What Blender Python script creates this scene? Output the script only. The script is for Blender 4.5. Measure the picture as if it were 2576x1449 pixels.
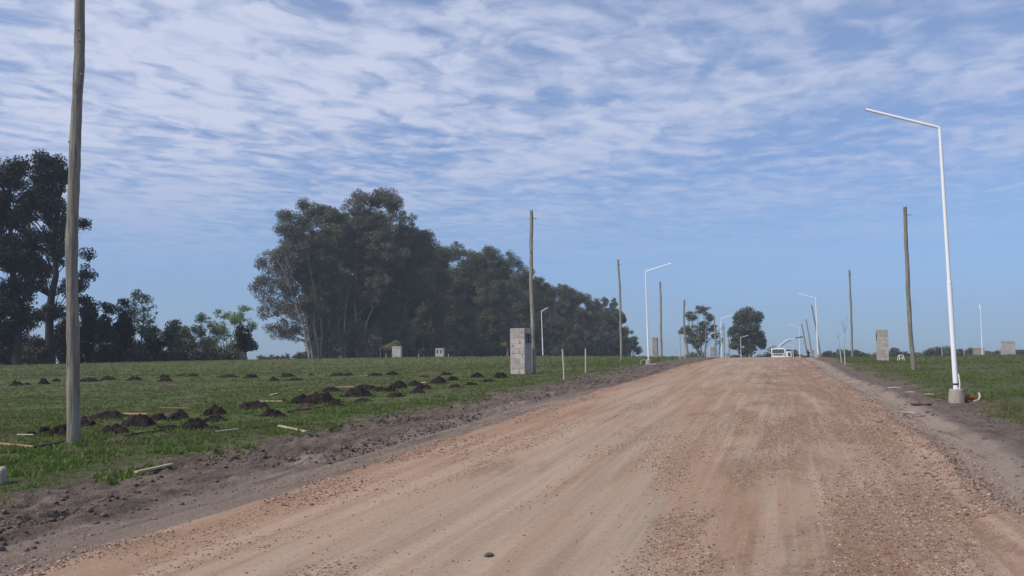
import bpy, math, random
import numpy as np
from mathutils import Vector, Matrix
R = math.radians
S = bpy.context.scene
for o in list(bpy.data.objects): bpy.data.objects.remove(o)

# ------------------------------------------------------------------ camera
F = 2147.; PITCH = R(4.42); ROLL = R(-0.6); EYE = 1.6
cd = bpy.data.cameras.new("camera"); cam = bpy.data.objects.new("camera", cd)
S.collection.objects.link(cam); S.camera = cam
cd.lens = 30.0; cd.sensor_width = 36.0; cd.clip_start = .1; cd.clip_end = 12000
cam.matrix_world = Matrix.Translation((0, 0, EYE)) @ (Matrix.Rotation(math.pi/2+PITCH, 4, 'X') @ Matrix.Rotation(ROLL, 4, 'Z'))
S.render.resolution_x = 1024; S.render.resolution_y = 576
S.view_settings.view_transform = 'Standard'; S.view_settings.look = 'None'
S.view_settings.exposure = 0.36; S.view_settings.gamma = 1.0
S.render.engine = 'CYCLES'

# ------------------------------------------------------------------ sky and sun
SUN_EL = R(48); SUN_AZ = R(-122)      # azimuth from the view direction (+Y), negative = to the left
w = bpy.data.worlds.new("World"); S.world = w; w.use_nodes = True
class NT:
    """small node helper"""
    def __init__(s, nt): s.nt = nt; s.n = nt.nodes; s.l = nt.links
    def new(s, t, **k):
        n = s.n.new(t)
        for a, b in k.items(): setattr(n, a, b)
        return n
    def put(s, sock, v):
        if isinstance(v, bpy.types.NodeSocket): s.l.new(v, sock)
        elif v is not None: sock.default_value = v
    def math(s, op, a, b=None, c=None, clamp=False):
        n = s.new('ShaderNodeMath', operation=op, use_clamp=clamp)
        s.put(n.inputs[0], a); s.put(n.inputs[1], b); s.put(n.inputs[2], c)
        return n.outputs[0]
    def vmath(s, op, a, b=None):
        n = s.new('ShaderNodeVectorMath', operation=op)
        s.put(n.inputs[0], a); s.put(n.inputs[1], b); return n.outputs[0]
    def mapr(s, v, a, b, c=0., d=1., smooth=True):
        n = s.new('ShaderNodeMapRange'); n.interpolation_type = 'SMOOTHSTEP' if smooth else 'LINEAR'
        s.put(n.inputs['Value'], v); s.put(n.inputs['From Min'], a); s.put(n.inputs['From Max'], b)
        s.put(n.inputs['To Min'], c); s.put(n.inputs['To Max'], d); return n.outputs[0]
    def noise(s, vec, scale, detail=3., rough=.5, dist=0.):
        n = s.new('ShaderNodeTexNoise'); s.put(n.inputs['Vector'], vec)
        s.put(n.inputs['Scale'], scale); s.put(n.inputs['Detail'], detail); s.put(n.inputs['Roughness'], rough); s.put(n.inputs['Distortion'], dist)
        return n.outputs['Fac']
    def vor(s, vec, scale, feature='F1', out='Distance', rnd=1.):
        n = s.new('ShaderNodeTexVoronoi', feature=feature); s.put(n.inputs['Vector'], vec); s.put(n.inputs['Scale'], scale)
        s.put(n.inputs['Randomness'], rnd); return n.outputs[out]
    def comb(s, x, y, z=0.):
        n = s.new('ShaderNodeCombineXYZ'); s.put(n.inputs[0], x); s.put(n.inputs[1], y); s.put(n.inputs[2], z); return n.outputs[0]
    def sep(s, v):
        n = s.new('ShaderNodeSeparateXYZ'); s.put(n.inputs[0], v); return n.outputs
    def mix(s, f, a, b, blend='MIX'):
        n = s.new('ShaderNodeMix', data_type='RGBA', blend_type=blend); n.clamp_factor = True
        s.put(n.inputs[0], f)
        for k, v in ((6, a), (7, b)):
            if isinstance(v, (tuple, list)): v = (*v, 1.)[:4]
            s.put(n.inputs[k], v)
        return n.outputs[2]
    def bump(s, h, strength, dist, normal=None):
        n = s.new('ShaderNodeBump'); s.put(n.inputs['Height'], h); s.put(n.inputs['Strength'], strength)
        s.put(n.inputs['Distance'], dist); s.put(n.inputs['Normal'], normal); return n.outputs[0]

T = NT(w.node_tree); T.n.clear()
sky = T.new('ShaderNodeTexSky', sky_type='NISHITA', sun_disc=False, sun_elevation=SUN_EL, sun_rotation=SUN_AZ % (2*math.pi))
sky.air_density = 1.0; sky.dust_density = .3; sky.ozone_density = 1.5; sky.altitude = 50
tc = T.new('ShaderNodeTexCoord'); x, y, z = T.sep(tc.outputs['Generated'])
zc = T.math('MAXIMUM', z, .015)
px_ = T.math('DIVIDE', x, zc); py_ = T.math('DIVIDE', y, zc)
# cloud plane: rows of small puffs, drawn out towards the right
a_ = T.math('ADD', T.math('MULTIPLY', px_, .88), T.math('MULTIPLY', py_, -.47))
b_ = T.math('ADD', T.math('MULTIPLY', px_, .47), T.math('MULTIPLY', py_, .88))
wv = T.comb(a_, b_, 0)
azr = T.math('DIVIDE', x, T.math('MAXIMUM', y, .05))
warp = T.noise(wv, 1.1, 3., .55); warp2 = T.noise(T.vmath('ADD', wv, (7., 3., 0.)), 3.2, 3., .6)
aw = T.math('ADD', T.math('MULTIPLY', a_, .85), T.math('MULTIPLY', warp2, .16)); bw = T.math('ADD', T.math('ADD', T.math('MULTIPLY', b_, .60), T.math('MULTIPLY', warp, .34)), T.math('MULTIPLY', warp2, .14))
cells = T.noise(T.comb(aw, bw, .3), 9.0, 4., .52, .1)
streak = T.noise(T.comb(T.math('MULTIPLY', aw, .45), bw, 1.3), 10.5, 4., .55, .1)
cells = T.math('ADD', T.math('MULTIPLY', cells, T.mapr(azr, -.5, .5, .88, .58)), T.math('MULTIPLY', streak, T.mapr(azr, -.5, .5, .12, .42)))
puff = T.mapr(T.vor(T.comb(T.math('ADD', aw, T.math('MULTIPLY', warp2, .1)), bw, 0.), 11., 'SMOOTH_F1'), .15, .75, 1., 0.)
fine = T.noise(T.comb(aw, bw, 4.), 24., 4., .6)
cov = T.noise(T.comb(T.math('MULTIPLY', a_, .7), b_, 2.), .95, 3., .55)
side = T.mapr(azr, -.7, .75, .15, -.04)
den = T.math('ADD', T.math('ADD', T.math('MULTIPLY', cells, 1.20), T.math('ADD', T.math('MULTIPLY', fine, .24), T.math('MULTIPLY', puff, .17))), T.math('ADD', T.math('MULTIPLY', cov, .85), side))
cl = T.mapr(den, .98, 1.55)
fade = T.mapr(z, .05, .27)
veil = T.mapr(z, .0, .32, .20, .52)
cl = T.math('MULTIPLY', cl, T.mapr(azr, -.6, .6, .92, .62))
fac = T.math('ADD', T.math('MULTIPLY', cl, fade), T.math('MULTIPLY', veil, .30), clamp=True)
CLOUD = (4.75, 5.15, 6.55)
skc = T.mix(1., sky.outputs[0], T.mix(T.mapr(z, .0, .16), (.31, .51, .93), T.mix(T.mapr(z, .1, .5), (.50, .66, .92), (.84, .94, 1.10))), 'MULTIPLY')
out = T.mix(fac, skc, CLOUD)
bg = T.new('ShaderNodeBackground'); T.put(bg.inputs[0], out); bg.inputs[1].default_value = .10
T.l.new(bg.outputs[0], T.new('ShaderNodeOutputWorld').inputs[0])

sl = bpy.data.lights.new("sun", 'SUN'); sl.energy = 2.7; sl.angle = R(1.5); sl.color = (1., .94, .86)
so = bpy.data.objects.new("sun", sl); S.collection.objects.link(so); so.location = (-30, 0, 60)
sd = Vector((math.sin(SUN_AZ)*math.cos(SUN_EL), math.cos(SUN_AZ)*math.cos(SUN_EL), math.sin(SUN_EL)))
so.rotation_euler = (-sd).to_track_quat('-Z', 'Y').to_euler()

# ------------------------------------------------------------------ measured places
CM = np.array(cam.matrix_world)[:3, :3]
def ray(px, py): return CM @ np.array([(px-1288)/F, -(py-724.5)/F, -1.])
def atY(px, py, Y):
    """the point at distance Y ahead that the survey line (px,py) passes through"""
    d = ray(px, py); t = Y/d[1]; return np.array([d[0]*t, Y, EYE+d[2]*t])
SL = .31                                                   # the road runs along (0.31, 1)
def fld(x, y): return x - SL*y                             # distance across the road
PYs = [-200, 0, 8, 20, 43, 56, 75, 87, 105, 124, 143, 155, 192, 222, 259, 350, 600, 1500, 5000]
PZs = [0, 0, .02, .3, .65, .85, .97, .98, .72, .12, -.12, -.35, -1.5, -3., -4.7, -7, -10, -14, -26]
_yy = np.arange(-200, 5000, 1.); _pz = np.interp(_yy, PYs, PZs)
_k = np.exp(-np.linspace(-2, 2, 13)**2); _k /= _k.sum(); _pp = np.convolve(np.pad(_pz, 6, mode='edge'), _k, 'valid')
_pp[:202] = 0
def prof(Y): return np.interp(Y, _yy, _pp)
CP = [(182,1125,15),(1343,943,44.5),(1563,911,71),(1664,899,97),(1632,915,56.5),(2407,1012,20),(2058,899,87),(2299,936,44.5),(2142,899,84),
      (2222,908,63),(2470,897,108),(2538,898,120),(1105,905,190),(1000,907,190),(100,920,110),(500,912,120),(800,908,180),(1417,958,36),(1473,946,42)]
_c = []
for c in CP:
    p = atY(*c); _c.append((p[0], p[1], p[2]-prof(p[1])))
for Y in (4, 12, 22, 35, 50, 65, 80, 95, 110, 125, 143, 165, 192, 222, 259):
    _c.append((-1.8+SL*Y, Y, 0.))
for X, Y, r in ((-70,250,1.),(-20,270,1.),(-120,190,.6),(-120,60,0),(-25,45,-.45),(-45,70,-.3),(-12,70,-.35),(-60,20,-.2),(120,60,0),(140,160,.2),(60,40,-.1),(60,200,0),(-10,240,1.2)):
    _c.append((X, Y, r))
_c = np.array(_c)
_L = 26.
_A = np.exp(-((_c[:, None, 0]-_c[None, :, 0])**2+(_c[:, None, 1]-_c[None, :, 1])**2)/(2*_L*_L))
_W = np.linalg.solve(_A+np.eye(len(_c))*.004, _c[:, 2])
def base_z(x, y):
    x = np.asarray(x, float); y = np.asarray(y, float); r = np.zeros(np.broadcast(x, y).shape)
    for cx, cy, ww in zip(_c[:, 0], _c[:, 1], _W): r = r+ww*np.exp(-((x-cx)**2+(y-cy)**2)/(2*_L*_L))
    return prof(y)+r
def _hash(i, j, k):
    h = (i*374761393+j*668265263+k*2147483647) & 0xffffffff
    h = ((h ^ (h >> 13))*1274126177) & 0xffffffff
    return ((h ^ (h >> 16)) & 0xffff)/65535.
def vnoise(x, y, k=0):
    x = np.asarray(x, float); y = np.asarray(y, float)
    i = np.floor(x).astype(np.int64); j = np.floor(y).astype(np.int64); fx = x-i; fy = y-j
    fx = fx*fx*(3-2*fx); fy = fy*fy*(3-2*fy)
    return (_hash(i, j, k)*(1-fx)+_hash(i+1, j, k)*fx)*(1-fy)+(_hash(i, j+1, k)*(1-fx)+_hash(i+1, j+1, k)*fx)*fy
def fbm(x, y, k=0, o=4):
    s = 0; a = .5
    for q in range(o): s = s+a*(vnoise(x*2**q, y*2**q, k+q)-.5); a *= .55
    return s
def sst(v, a, b):
    t = np.clip((v-a)/(b-a), 0, 1); return t*t*(3-2*t)
def eL(Y): return -5.85+.5*fbm(Y*.12, Y*0+3.3, 11)+.16*fbm(Y*.9, Y*0+1.3, 12)      # left edge of the road
def eR(Y): return 2.15+.45*fbm(Y*.11, Y*0+8.3, 21)+.3*fbm(Y*.8, Y*0+5.3, 22)
def gL(Y): return -8.95+.6*fbm(Y*.15, Y*0+2.3, 31)+.3*fbm(Y*.8, Y*0+6.3, 32)       # edge of the grass
def gR(Y): return 4.5+.8*fbm(Y*.13, Y*0+4.3, 41)+.4*fbm(Y*.8, Y*0+7.3, 42)
def detail(u, Y):
    near = 1-sst(Y, 60, 130)
    l, r, a, b = eL(Y), eR(Y), gL(Y), gR(Y)
    z = 0*u
    road = sst(u, l-.1, l+.3)*(1-sst(u, r-.3, r+.1))
    # wheel tracks and ripples along the road
    z = z+road*(.05*np.cos((u+1.85)*.36)-.02+.05*fbm(u*1.1, Y*.09, 51, 4)+.012*fbm(u*5, Y*.9, 55, 3))
    # loose stony windrow on both road edges
    z = z+.07*np.exp(-((u-r+.15)/.28)**2)*(.5+1.2*vnoise(u*3, Y*2.2, 61))
    z = z+.035*np.exp(-((u-l-.15)/.22)**2)*(.4+vnoise(u*3, Y*1.5, 62))
    # left: smooth gutter, a cut face, then the cloddy verge, then a small turf step
    sc = l-.85-.30*(1-sst(Y, 9, 18))-.6*fbm(Y*.25, Y*0+9, 71)*near-.12*fbm(Y*1.5, Y*0+2, 72)
    sc = np.where(Y > 24, np.minimum(l-.35-.2*fbm(Y*.4, Y*0+9, 75), l-.12)*sst(Y, 24, 34)+sc*(1-sst(Y, 24, 34)), sc)
    vg = (1-sst(u, sc-.22, sc+.04))
    z = z-.055*(1-vg)*(1-sst(u, l-.3, l+.15))+.03*vg*np.exp(-((u-sc+.22)/.16)**2)*vnoise(Y*1.8, Y*0, 77)
    z = z+.06*vg*(1-sst(u, a+.2, a+1.))*0
    cl = vg*sst(u, a-.2, a+.15)
    patch = .35+.9*vnoise(u*.7, Y*.35, 81)
    rg = 1-2*np.abs(fbm(u*3.1, Y*2.3, 84, 4))*2
    z = z+cl*(.16*patch*fbm(u*4.6, Y*3.4, 82, 5)+.085*patch*(rg-.6)+.05*patch*(vnoise(u*15, Y*10, 85)-.5)*(Y < 28)+.09*patch**2*(np.maximum(vnoise(u*8.5, Y*6.5, 86), .45)-.5)*(Y < 40)+.09*fbm(u*.9, Y*.22, 87, 3))
    z = z+.02*(1-vg)*(u < l)*np.sin((u-l)*16+2*fbm(Y*.3, Y*0, 88))*(vnoise(u*2, Y*.3, 89) > .45)
    z = z+.07*(1-sst(u, a-.08, a+.12))*(.55+.7*vnoise(Y*.6, Y*0, 83))*(u < 0)
    # right: gutter and verge
    sr = r+.75+.5*fbm(Y*.3, Y*0+1, 91)
    z = z-.07*sst(u, r-.05, r+.2)*(1-sst(u, sr-.03, sr+.12))
    rv = sst(u, sr, sr+.15)*(1-sst(u, b, b+.5))
    z = z+rv*(.05*fbm(u*3.2, Y*1.8, 92, 5)+.03*(vnoise(u*7, Y*4, 93)-.5)*(Y < 30))
    z = z+.05*sst(u, b-.2, b+.3)
    # fields
    f = sst(-u, -a, -a+.6)+sst(u, b, b+.6)
    z = z+f*(.07*fbm(u*.8, Y*.8, 95, 4)+.10*fbm(u*.12, Y*.12, 96, 3))
    return z*np.where(Y < 3, .3, 1.)*(1-sst(Y, 300, 600))
def gz(x, y):
    x = np.asarray(x, float); y = np.asarray(y, float)
    return base_z(x, y)+detail(fld(x, y), y)
def G(px, py, tmax=260.):
    """where the survey line meets the ground"""
    d = ray(px, py); t = np.geomspace(3, tmax, 900); P = d[None]*t[:, None]+[0, 0, EYE]
    h = P[:, 2]-gz(P[:, 0], P[:, 1]); k = np.argmax(h < 0)
    if h[k] >= 0: k = int(np.argmin(h))
    return P[k]
def ground(px, py, Y):
    p = atY(px, py, Y); p[2] = gz(p[0], p[1]); return p

# ------------------------------------------------------------------ mesh helpers
C = S.collection
rng = np.random.default_rng(7); random.seed(7)
def mesh_obj(name, V, Fc, mat=None, parent=None, smooth=False, attrs=None):
    me = bpy.data.meshes.new(name)
    if isinstance(Fc, np.ndarray):
        V = np.asarray(V, np.float32); n = Fc.shape[1]
        me.vertices.add(len(V)); me.vertices.foreach_set('co', V.ravel())
        me.loops.add(Fc.size); me.loops.foreach_set('vertex_index', Fc.astype(np.int32).ravel())
        me.polygons.add(len(Fc)); me.polygons.foreach_set('loop_start', np.arange(0, Fc.size, n, dtype=np.int32))
        me.update(calc_edges=True)
    else:
        me.from_pydata([tuple(map(float, v)) for v in V], [], Fc)
    if smooth: me.polygons.foreach_set('use_smooth', [True]*len(me.polygons))
    if attrs:
        for k, (ty, dom, val) in attrs.items():
            a = me.attributes.new(k, ty, dom); a.data.foreach_set('vector' if ty == 'FLOAT_VECTOR' else 'value', np.asarray(val, np.float32).ravel())
    me.update()
    if mat: me.materials.append(mat)
    o = bpy.data.objects.new(name, me); C.objects.link(o)
    if parent: o.parent = parent
    return o
def tag(o, label=None, cat=None, group=None, kind=None):
    if label: o['label'] = label
    if cat: o['category'] = cat
    if group: o['group'] = group
    if kind: o['kind'] = kind
    return o
def empty(name, loc, rz=0., **k):
    o = bpy.data.objects.new(name, None); C.objects.link(o); o.location = loc; o.rotation_euler = (0, 0, rz)
    o.empty_display_size = .3; return tag(o, **k)
def copy_thing(root, loc, rz=0., sc=1., **k):
    r = root.copy(); C.objects.link(r); r.location = loc; r.rotation_euler = (0, 0, rz); r.scale = (sc, sc, sc) if not isinstance(sc, tuple) else sc
    for ch in list(root.children):
        c = ch.copy(); C.objects.link(c); c.parent = r
        for g in list(ch.children):
            d = g.copy(); C.objects.link(d); d.parent = c
    return tag(r, **k)
class MB:
    """collects primitives into one mesh"""
    def __init__(s): s.V = []; s.F = []
    def add(s, V, Fc):
        n = len(s.V); s.V += [tuple(v) for v in V]; s.F += [tuple(i+n for i in f) for f in Fc]; return s
    def box(s, c, d, rz=0., bev=0., M=None):
        hx, hy, hz = d[0]/2, d[1]/2, d[2]/2; b = min(bev, hx*.9, hy*.9, hz*.9)
        if b > 0:
            V = []
            for sx in (-1, 1):
                for sy in (-1, 1):
                    for sz in (-1, 1):
                        V += [(sx*hx, sy*(hy-b), sz*(hz-b)), (sx*(hx-b), sy*hy, sz*(hz-b)), (sx*(hx-b), sy*(hy-b), sz*hz)]
            def I(x_, y_, z_, k): return ((x_*2+y_)*2+z_)*3+k
            Fc = []
            for a in (0, 1):
                Fc += [(I(a,0,0,0), I(a,1,0,0), I(a,1,1,0), I(a,0,1,0)), (I(0,a,0,1), I(1,a,0,1), I(1,a,1,1), I(0,a,1,1)), (I(0,0,a,2), I(1,0,a,2), I(1,1,a,2), I(0,1,a,2))]
                for c2 in (0, 1):
                    Fc += [(I(a,c2,0,0), I(a,c2,1,0), I(a,c2,1,1), I(a,c2,0,1)), (I(a,0,c2,0), I(a,1,c2,0), I(a,1,c2,2), I(a,0,c2,2)), (I(0,a,c2,1), I(1,a,c2,1), I(1,a,c2,2), I(0,a,c2,2))]
                    for e in (0, 1): Fc.append((I(a,c2,e,0), I(a,c2,e,1), I(a,c2,e,2)))
        else:
            V = [(sx*hx, sy*hy, sz*hz) for sx in (-1, 1) for sy in (-1, 1) for sz in (-1, 1)]
            Fc = [(0,1,3,2), (4,6,7,5), (0,4,5,1), (2,3,7,6), (0,2,6,4), (1,5,7,3)]
        cz, sz_ = math.cos(rz), math.sin(rz); W = []
        for v in V:
            if M is not None: q = M @ Vector(v); W.append((q.x+c[0], q.y+c[1], q.z+c[2]))
            else: W.append((v[0]*cz-v[1]*sz_+c[0], v[0]*sz_+v[1]*cz+c[1], v[2]+c[2]))
        return s.add(W, Fc)
    def tube(s, pts, rad, n=10, cap=True, jit=0.):
        P = [Vector(p) for p in pts]; k = len(P)
        if not hasattr(rad, '__len__'): rad = [rad]*k
        V = []; ref = None
        for i in range(k):
            t = (P[min(i+1, k-1)]-P[max(i-1, 0)]).normalized()
            if ref is None: ref = Vector((1, 0, 0)) if abs(t.x) < .8 else Vector((0, 1, 0))
            a = (ref-t*ref.dot(t)).normalized(); b = t.cross(a); ref = a
            for j in range(n):
                an = 2*math.pi*j/n; rr = rad[i]*(1+jit*(random.random()-.5))
                V.append(P[i]+a*math.cos(an)*rr+b*math.sin(an)*rr)
        Fc = [(i*n+j, i*n+(j+1) % n, (i+1)*n+(j+1) % n, (i+1)*n+j) for i in range(k-1) for j in range(n)]
        if cap:      # end caps get vertices of their own, so that the smooth sides keep their normals
            q = len(V); V += V[:n]+V[(k-1)*n:k*n]; Fc += [tuple(range(q+n-1, q-1, -1)), tuple(range(q+n, q+2*n))]
        return s.add(V, Fc)
    def build(s, name, mat, parent=None, smooth=False):
        o = mesh_obj(name, s.V, s.F, mat, parent)
        if smooth:
            o.data.polygons.foreach_set('use_smooth', [len(p.vertices) == 4 for p in o.data.polygons]); o.data.update()
        return o

# ------------------------------------------------------------------ materials
def mat(name, rough=.8, spec=.3):
    m = bpy.data.materials.new(name); m.use_nodes = True; t = NT(m.node_tree)
    b = m.node_tree.nodes['Principled BSDF']; b.inputs['Roughness'].default_value = rough
    b.inputs['Specular IOR Level'].default_value = spec
    return m, t, b
def plain(name, col, rough=.6, var=.15, scale=6., spec=.3, metal=0., bump=.1):
    m, t, b = mat(name, rough, spec); co = t.new('ShaderNodeTexCoord').outputs['Object']
    n = t.noise(co, scale, 4., .6)
    t.put(b.inputs['Base Color'], t.mix(n, tuple(c*(1-var) for c in col), tuple(min(1, c*(1+var)) for c in col)))
    b.inputs['Metallic'].default_value = metal
    if bump: t.put(b.inputs['Normal'], t.bump(t.noise(co, scale*5, 4., .6), bump, .02))
    return m
RC = 'rc'
def ground_material():
    """one earth material: what lies where is decided by the distance across the road"""
    m, t, b = mat('earth', .95, .15)
    at = t.new('ShaderNodeAttribute', attribute_name=RC); u, v, _ = t.sep(at.outputs['Vector'])
    ed = t.new('ShaderNodeAttribute', attribute_name='edge'); rl, rr, _ = t.sep(ed.outputs['Vector'])   # signed distance from left / right road edge
    eg = t.new('ShaderNodeAttribute', attribute_name='edgeg'); gl, gr, farv = t.sep(eg.outputs['Vector'])  # signed distance from the grass edges
    pos = t.comb(u, v, 0)
    st = t.comb(u, t.math('MULTIPLY', v, .11), 0)
    # --- road
    n1 = t.noise(st, .55, 4., .55, .4); n2 = t.noise(st, 1.9, 4., .6, .3); n3 = t.noise(t.vmath('ADD', pos, (5, 9, 0)), 1.1, 5., .6)
    fine = t.noise(pos, 14., 6., .7); grit = t.noise(pos, 55., 4., .75)
    tan = (.350, .256, .186); grey = (.310, .240, .180); orange = (.315, .198, .126); pink = (.320, .215, .162); dark = (.15, .092, .062)
    c = t.mix(t.mapr(n1, .36, .62), orange, tan)
    c = t.mix(t.math('MULTIPLY', t.mapr(n2, .48, .66), t.mapr(rl, 1.2, 3.)), c, grey)
    c = t.mix(t.math('MULTIPLY', t.mapr(rl, 5.4, 7.0), t.mapr(n3, .35, .62, .4, 1.)), c, pink)
    c = t.mix(t.math('MULTIPLY', t.mapr(rl, 1.8, .0, 0., .85), t.mapr(n3, .3, .6, .5, 1.)), c, orange)
    # dark loose gravel streaks, mostly on the right half
    gm = t.noise(t.comb(t.math('MULTIPLY', u, 1.), t.math('MULTIPLY', v, .30), 3.), .95, 5., .62, .5)
    gmask = t.mapr(t.math('ADD', gm, t.mapr(rl, 3.2, 6.6, -.06, .09)), .50, .62)
    gmask = t.math('MULTIPLY', gmask, t.mapr(t.noise(pos, 9., 5., .7), .38, .6, .3, 1.))
    c = t.mix(t.math('MULTIPLY', gmask, .62), c, dark)
    # bright compacted wheel lines
    wl = t.noise(t.comb(t.math('MULTIPLY', u, 1.), t.math('MULTIPLY', v, .035), 8.), 3.6, 3., .5)
    c = t.mix(t.math('MULTIPLY', t.mapr(wl, .53, .64), .42), c, (.44, .325, .245))
    wl2 = t.noise(t.comb(u, t.math('MULTIPLY', v, .022), 18.), 9., 4., .6)
    c = t.mix(t.math('MULTIPLY', t.mapr(wl2, .54, .66), .22), c, (.235, .148, .098)); c = t.mix(t.math('MULTIPLY', t.mapr(wl2, .46, .36), .20), c, (.45, .34, .26))
    c = t.mix(t.math('MULTIPLY', t.mapr(wl, .46, .36), .45), c, (.235, .145, .095))
    c = t.mix(t.mapr(fine, .50, .68, 0., .38), c, (.21, .125, .085)); c = t.mix(t.mapr(grit, .54, .70, 0., .62), c, (.15, .088, .06)); c = t.mix(t.mapr(grit, .42, .30, 0., .45), c, (.52, .40, .32))
    vs = t.vor(pos, 38., out='Color'); vv = t.sep(vs)[0]
    vd = t.vor(pos, 38.)
    peb = t.math('MULTIPLY', t.mapr(vd, .38, .22), t.mapr(vv, .72, .78))
    c = t.mix(t.math('MULTIPLY', peb, .6), c, t.mix(t.mapr(vv, .8, .82, 0, 1), (.12, .075, .055), (.50, .36, .28)))
    road = c
    # --- bare soil of verges
    s1 = t.noise(pos, 1.3, 5., .65); s2 = t.noise(pos, 10., 5., .7)
    soil = t.mix(t.mapr(s1, .3, .7), (.128, .097, .078), (.215, .166, .134))
    soil = t.mix(t.mapr(s2, .55, .72, 0., .75), soil, (.050, .037, .031)); soil = t.mix(t.mapr(s2, .42, .28, 0., .6), soil, (.29, .22, .185))
    silt = t.mix(t.mapr(t.noise(st, 2.4, 4., .6), .4, .6), (.255, .195, .155), (.33, .255, .203))
    # smooth silt lies in the two gutters beside the road
    sl_ = t.math('MULTIPLY', t.mapr(t.math('ADD', rl, t.math('MULTIPLY', t.math('SUBTRACT', n3, .5), 1.6)), -1.45, -.95), t.mapr(farv, 34., 22.))
    sr_ = t.mapr(t.math('ADD', rr, t.math('MULTIPLY', t.math('SUBTRACT', n3, .5), .8)), 1.25, .6)
    isright = t.mapr(u, -2., -1.9)
    silty = t.math('ADD', t.math('MULTIPLY', sl_, t.math('SUBTRACT', 1., isright)), t.math('MULTIPLY', sr_, isright), clamp=True)
    soil = t.mix(t.math('MULTIPLY', silty, .85), soil, silt)
    soil = t.mix(t.math('MULTIPLY', t.math('MULTIPLY', isright, sr_), .55), soil, (.42, .33, .27)); soil = t.mix(t.mapr(t.noise(t.comb(u, t.math('MULTIPLY', v, .12), 5.), 5.5, 5., .65), .52, .68, 0., .5), soil, (.085, .064, .052)); soil = t.mix(t.mapr(grit, .55, .7, 0., .5), soil, (.07, .053, .044))
    # --- turf
    g1 = t.noise(pos, .22, 4., .6); g2 = t.noise(pos, 2.2, 5., .65); g3 = t.noise(pos, 18., 5., .7)
    turf = t.mix(t.mapr(g1, .35, .65), (.082, .120, .035), (.118, .146, .050))
    turf = t.mix(t.mapr(g2, .46, .64, 0., .85), turf, (.100, .082, .052))
    turf = t.mix(t.math('MULTIPLY', t.mapr(t.noise(pos, 5.5, 5., .7), .45, .62, 0., .8), t.mapr(gl, -3.2, -.4)), turf, (.095, .072, .055))
    turf = t.mix(t.mapr(g3, .50, .66, 0., .75), turf, (.028, .040, .015)); turf = t.mix(t.mapr(t.noise(pos, 42., 4., .75), .52, .64, 0., .7), turf, (.14, .135, .065))
    brown = t.math('MULTIPLY', t.mapr(u, -12., -16.), t.mapr(t.noise(t.comb(u, v, 2.), .11, 3., .55), .40, .58))
    turf = t.mix(t.math('MULTIPLY', brown, .5), turf, (.105, .092, .050))
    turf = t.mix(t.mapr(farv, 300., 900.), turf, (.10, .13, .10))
    # --- where
    wob = t.math('MULTIPLY', t.math('SUBTRACT', t.noise(pos, 2.6, 6., .75), .5), 3.0)
    wob2 = t.math('MULTIPLY', t.math('SUBTRACT', t.noise(pos, 3.1, 5., .7), .5), .45)
    onroad = t.math('MULTIPLY', t.mapr(t.math('ADD', rl, wob2), -.08, .12), t.mapr(t.math('ADD', rr, wob2), .12, -.08))
    turfm = t.math('ADD', t.mapr(t.math('ADD', gl, wob), .15, -.30), t.mapr(t.math('ADD', gr, wob), -.15, .30), clamp=True)
    col = t.mix(turfm, soil, turf); col = t.mix(onroad, col, road)
    t.put(b.inputs['Base Color'], col)
    hh = t.math('ADD', t.math('MULTIPLY', fine, 1.), t.math('MULTIPLY', grit, .5))
    hh = t.math('ADD', hh, t.math('MULTIPLY', peb, .6))
    t.put(b.inputs['Normal'], t.bump(t.math('ADD', t.math('MULTIPLY', s2, t.math('MULTIPLY', t.math('SUBTRACT', 1., onroad), 2.2)), hh), t.math('ADD', .35, t.math('MULTIPLY', t.math('SUBTRACT', 1., onroad), .6)), .035))
    return m
EARTH = ground_material()
def leafmat(name, a, b2, dry=None, dryf=.3, trans=.25):
    m, t, b = mat(name, .6, .25); co = t.new('ShaderNodeTexCoord').outputs['Object']
    ri = t.new('ShaderNodeObjectInfo').outputs['Random']; geo = t.new('ShaderNodeNewGeometry').outputs['Random Per Island']
    n = t.noise(co, .32, 3., .6)
    c = t.mix(t.math('ADD', t.math('MULTIPLY', n, 1.2), t.math('MULTIPLY', t.math('SUBTRACT', ri, .7), .5)), a, b2)
    if dry: c = t.mix(t.math('MULTIPLY', t.mapr(t.noise(co, .16, 3., .6), .42, .62), dryf), c, dry)
    c = t.mix(t.mapr(geo, 0., 1., .0, .35, False), c, tuple(x_*.55 for x_ in a))
    t.put(b.inputs['Base Color'], c)
    tr = t.new('ShaderNodeBsdfTranslucent'); t.put(tr.inputs[0], c); mx = t.new('ShaderNodeMixShader'); mx.inputs[0].default_value = trans
    t.l.new(b.outputs[0], mx.inputs[1]); t.l.new(tr.outputs[0], mx.inputs[2]); t.l.new(mx.outputs[0], t.n['Material Output'].inputs[0])
    return m
L_EUC = leafmat('eucalyptus_leaves', (.108, .118, .070), (.175, .182, .105), (.20, .17, .115), .40)
L_DRY = leafmat('dry_eucalyptus_leaves', (.125, .122, .084), (.185, .172, .115), (.22, .17, .12), .5)
L_PINE = leafmat('dark_needles', (.018, .028, .021), (.032, .045, .030), None, .3, .1)
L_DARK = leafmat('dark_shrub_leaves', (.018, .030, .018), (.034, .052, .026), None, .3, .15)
L_LITE = leafmat('young_green_leaves', (.20, .27, .11), (.31, .38, .16), None, .3, .35)
L_GREY = leafmat('grey_green_leaves', (.15, .185, .115), (.23, .265, .165), (.15, .12, .08), .3, .3)
L_BRUSH = leafmat('brown_brush', (.060, .052, .036), (.10, .085, .055), None, .3, .1)
L_FAR = leafmat('distant_foliage', (.050, .068, .048), (.082, .10, .065), None, .3, .1)
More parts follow.
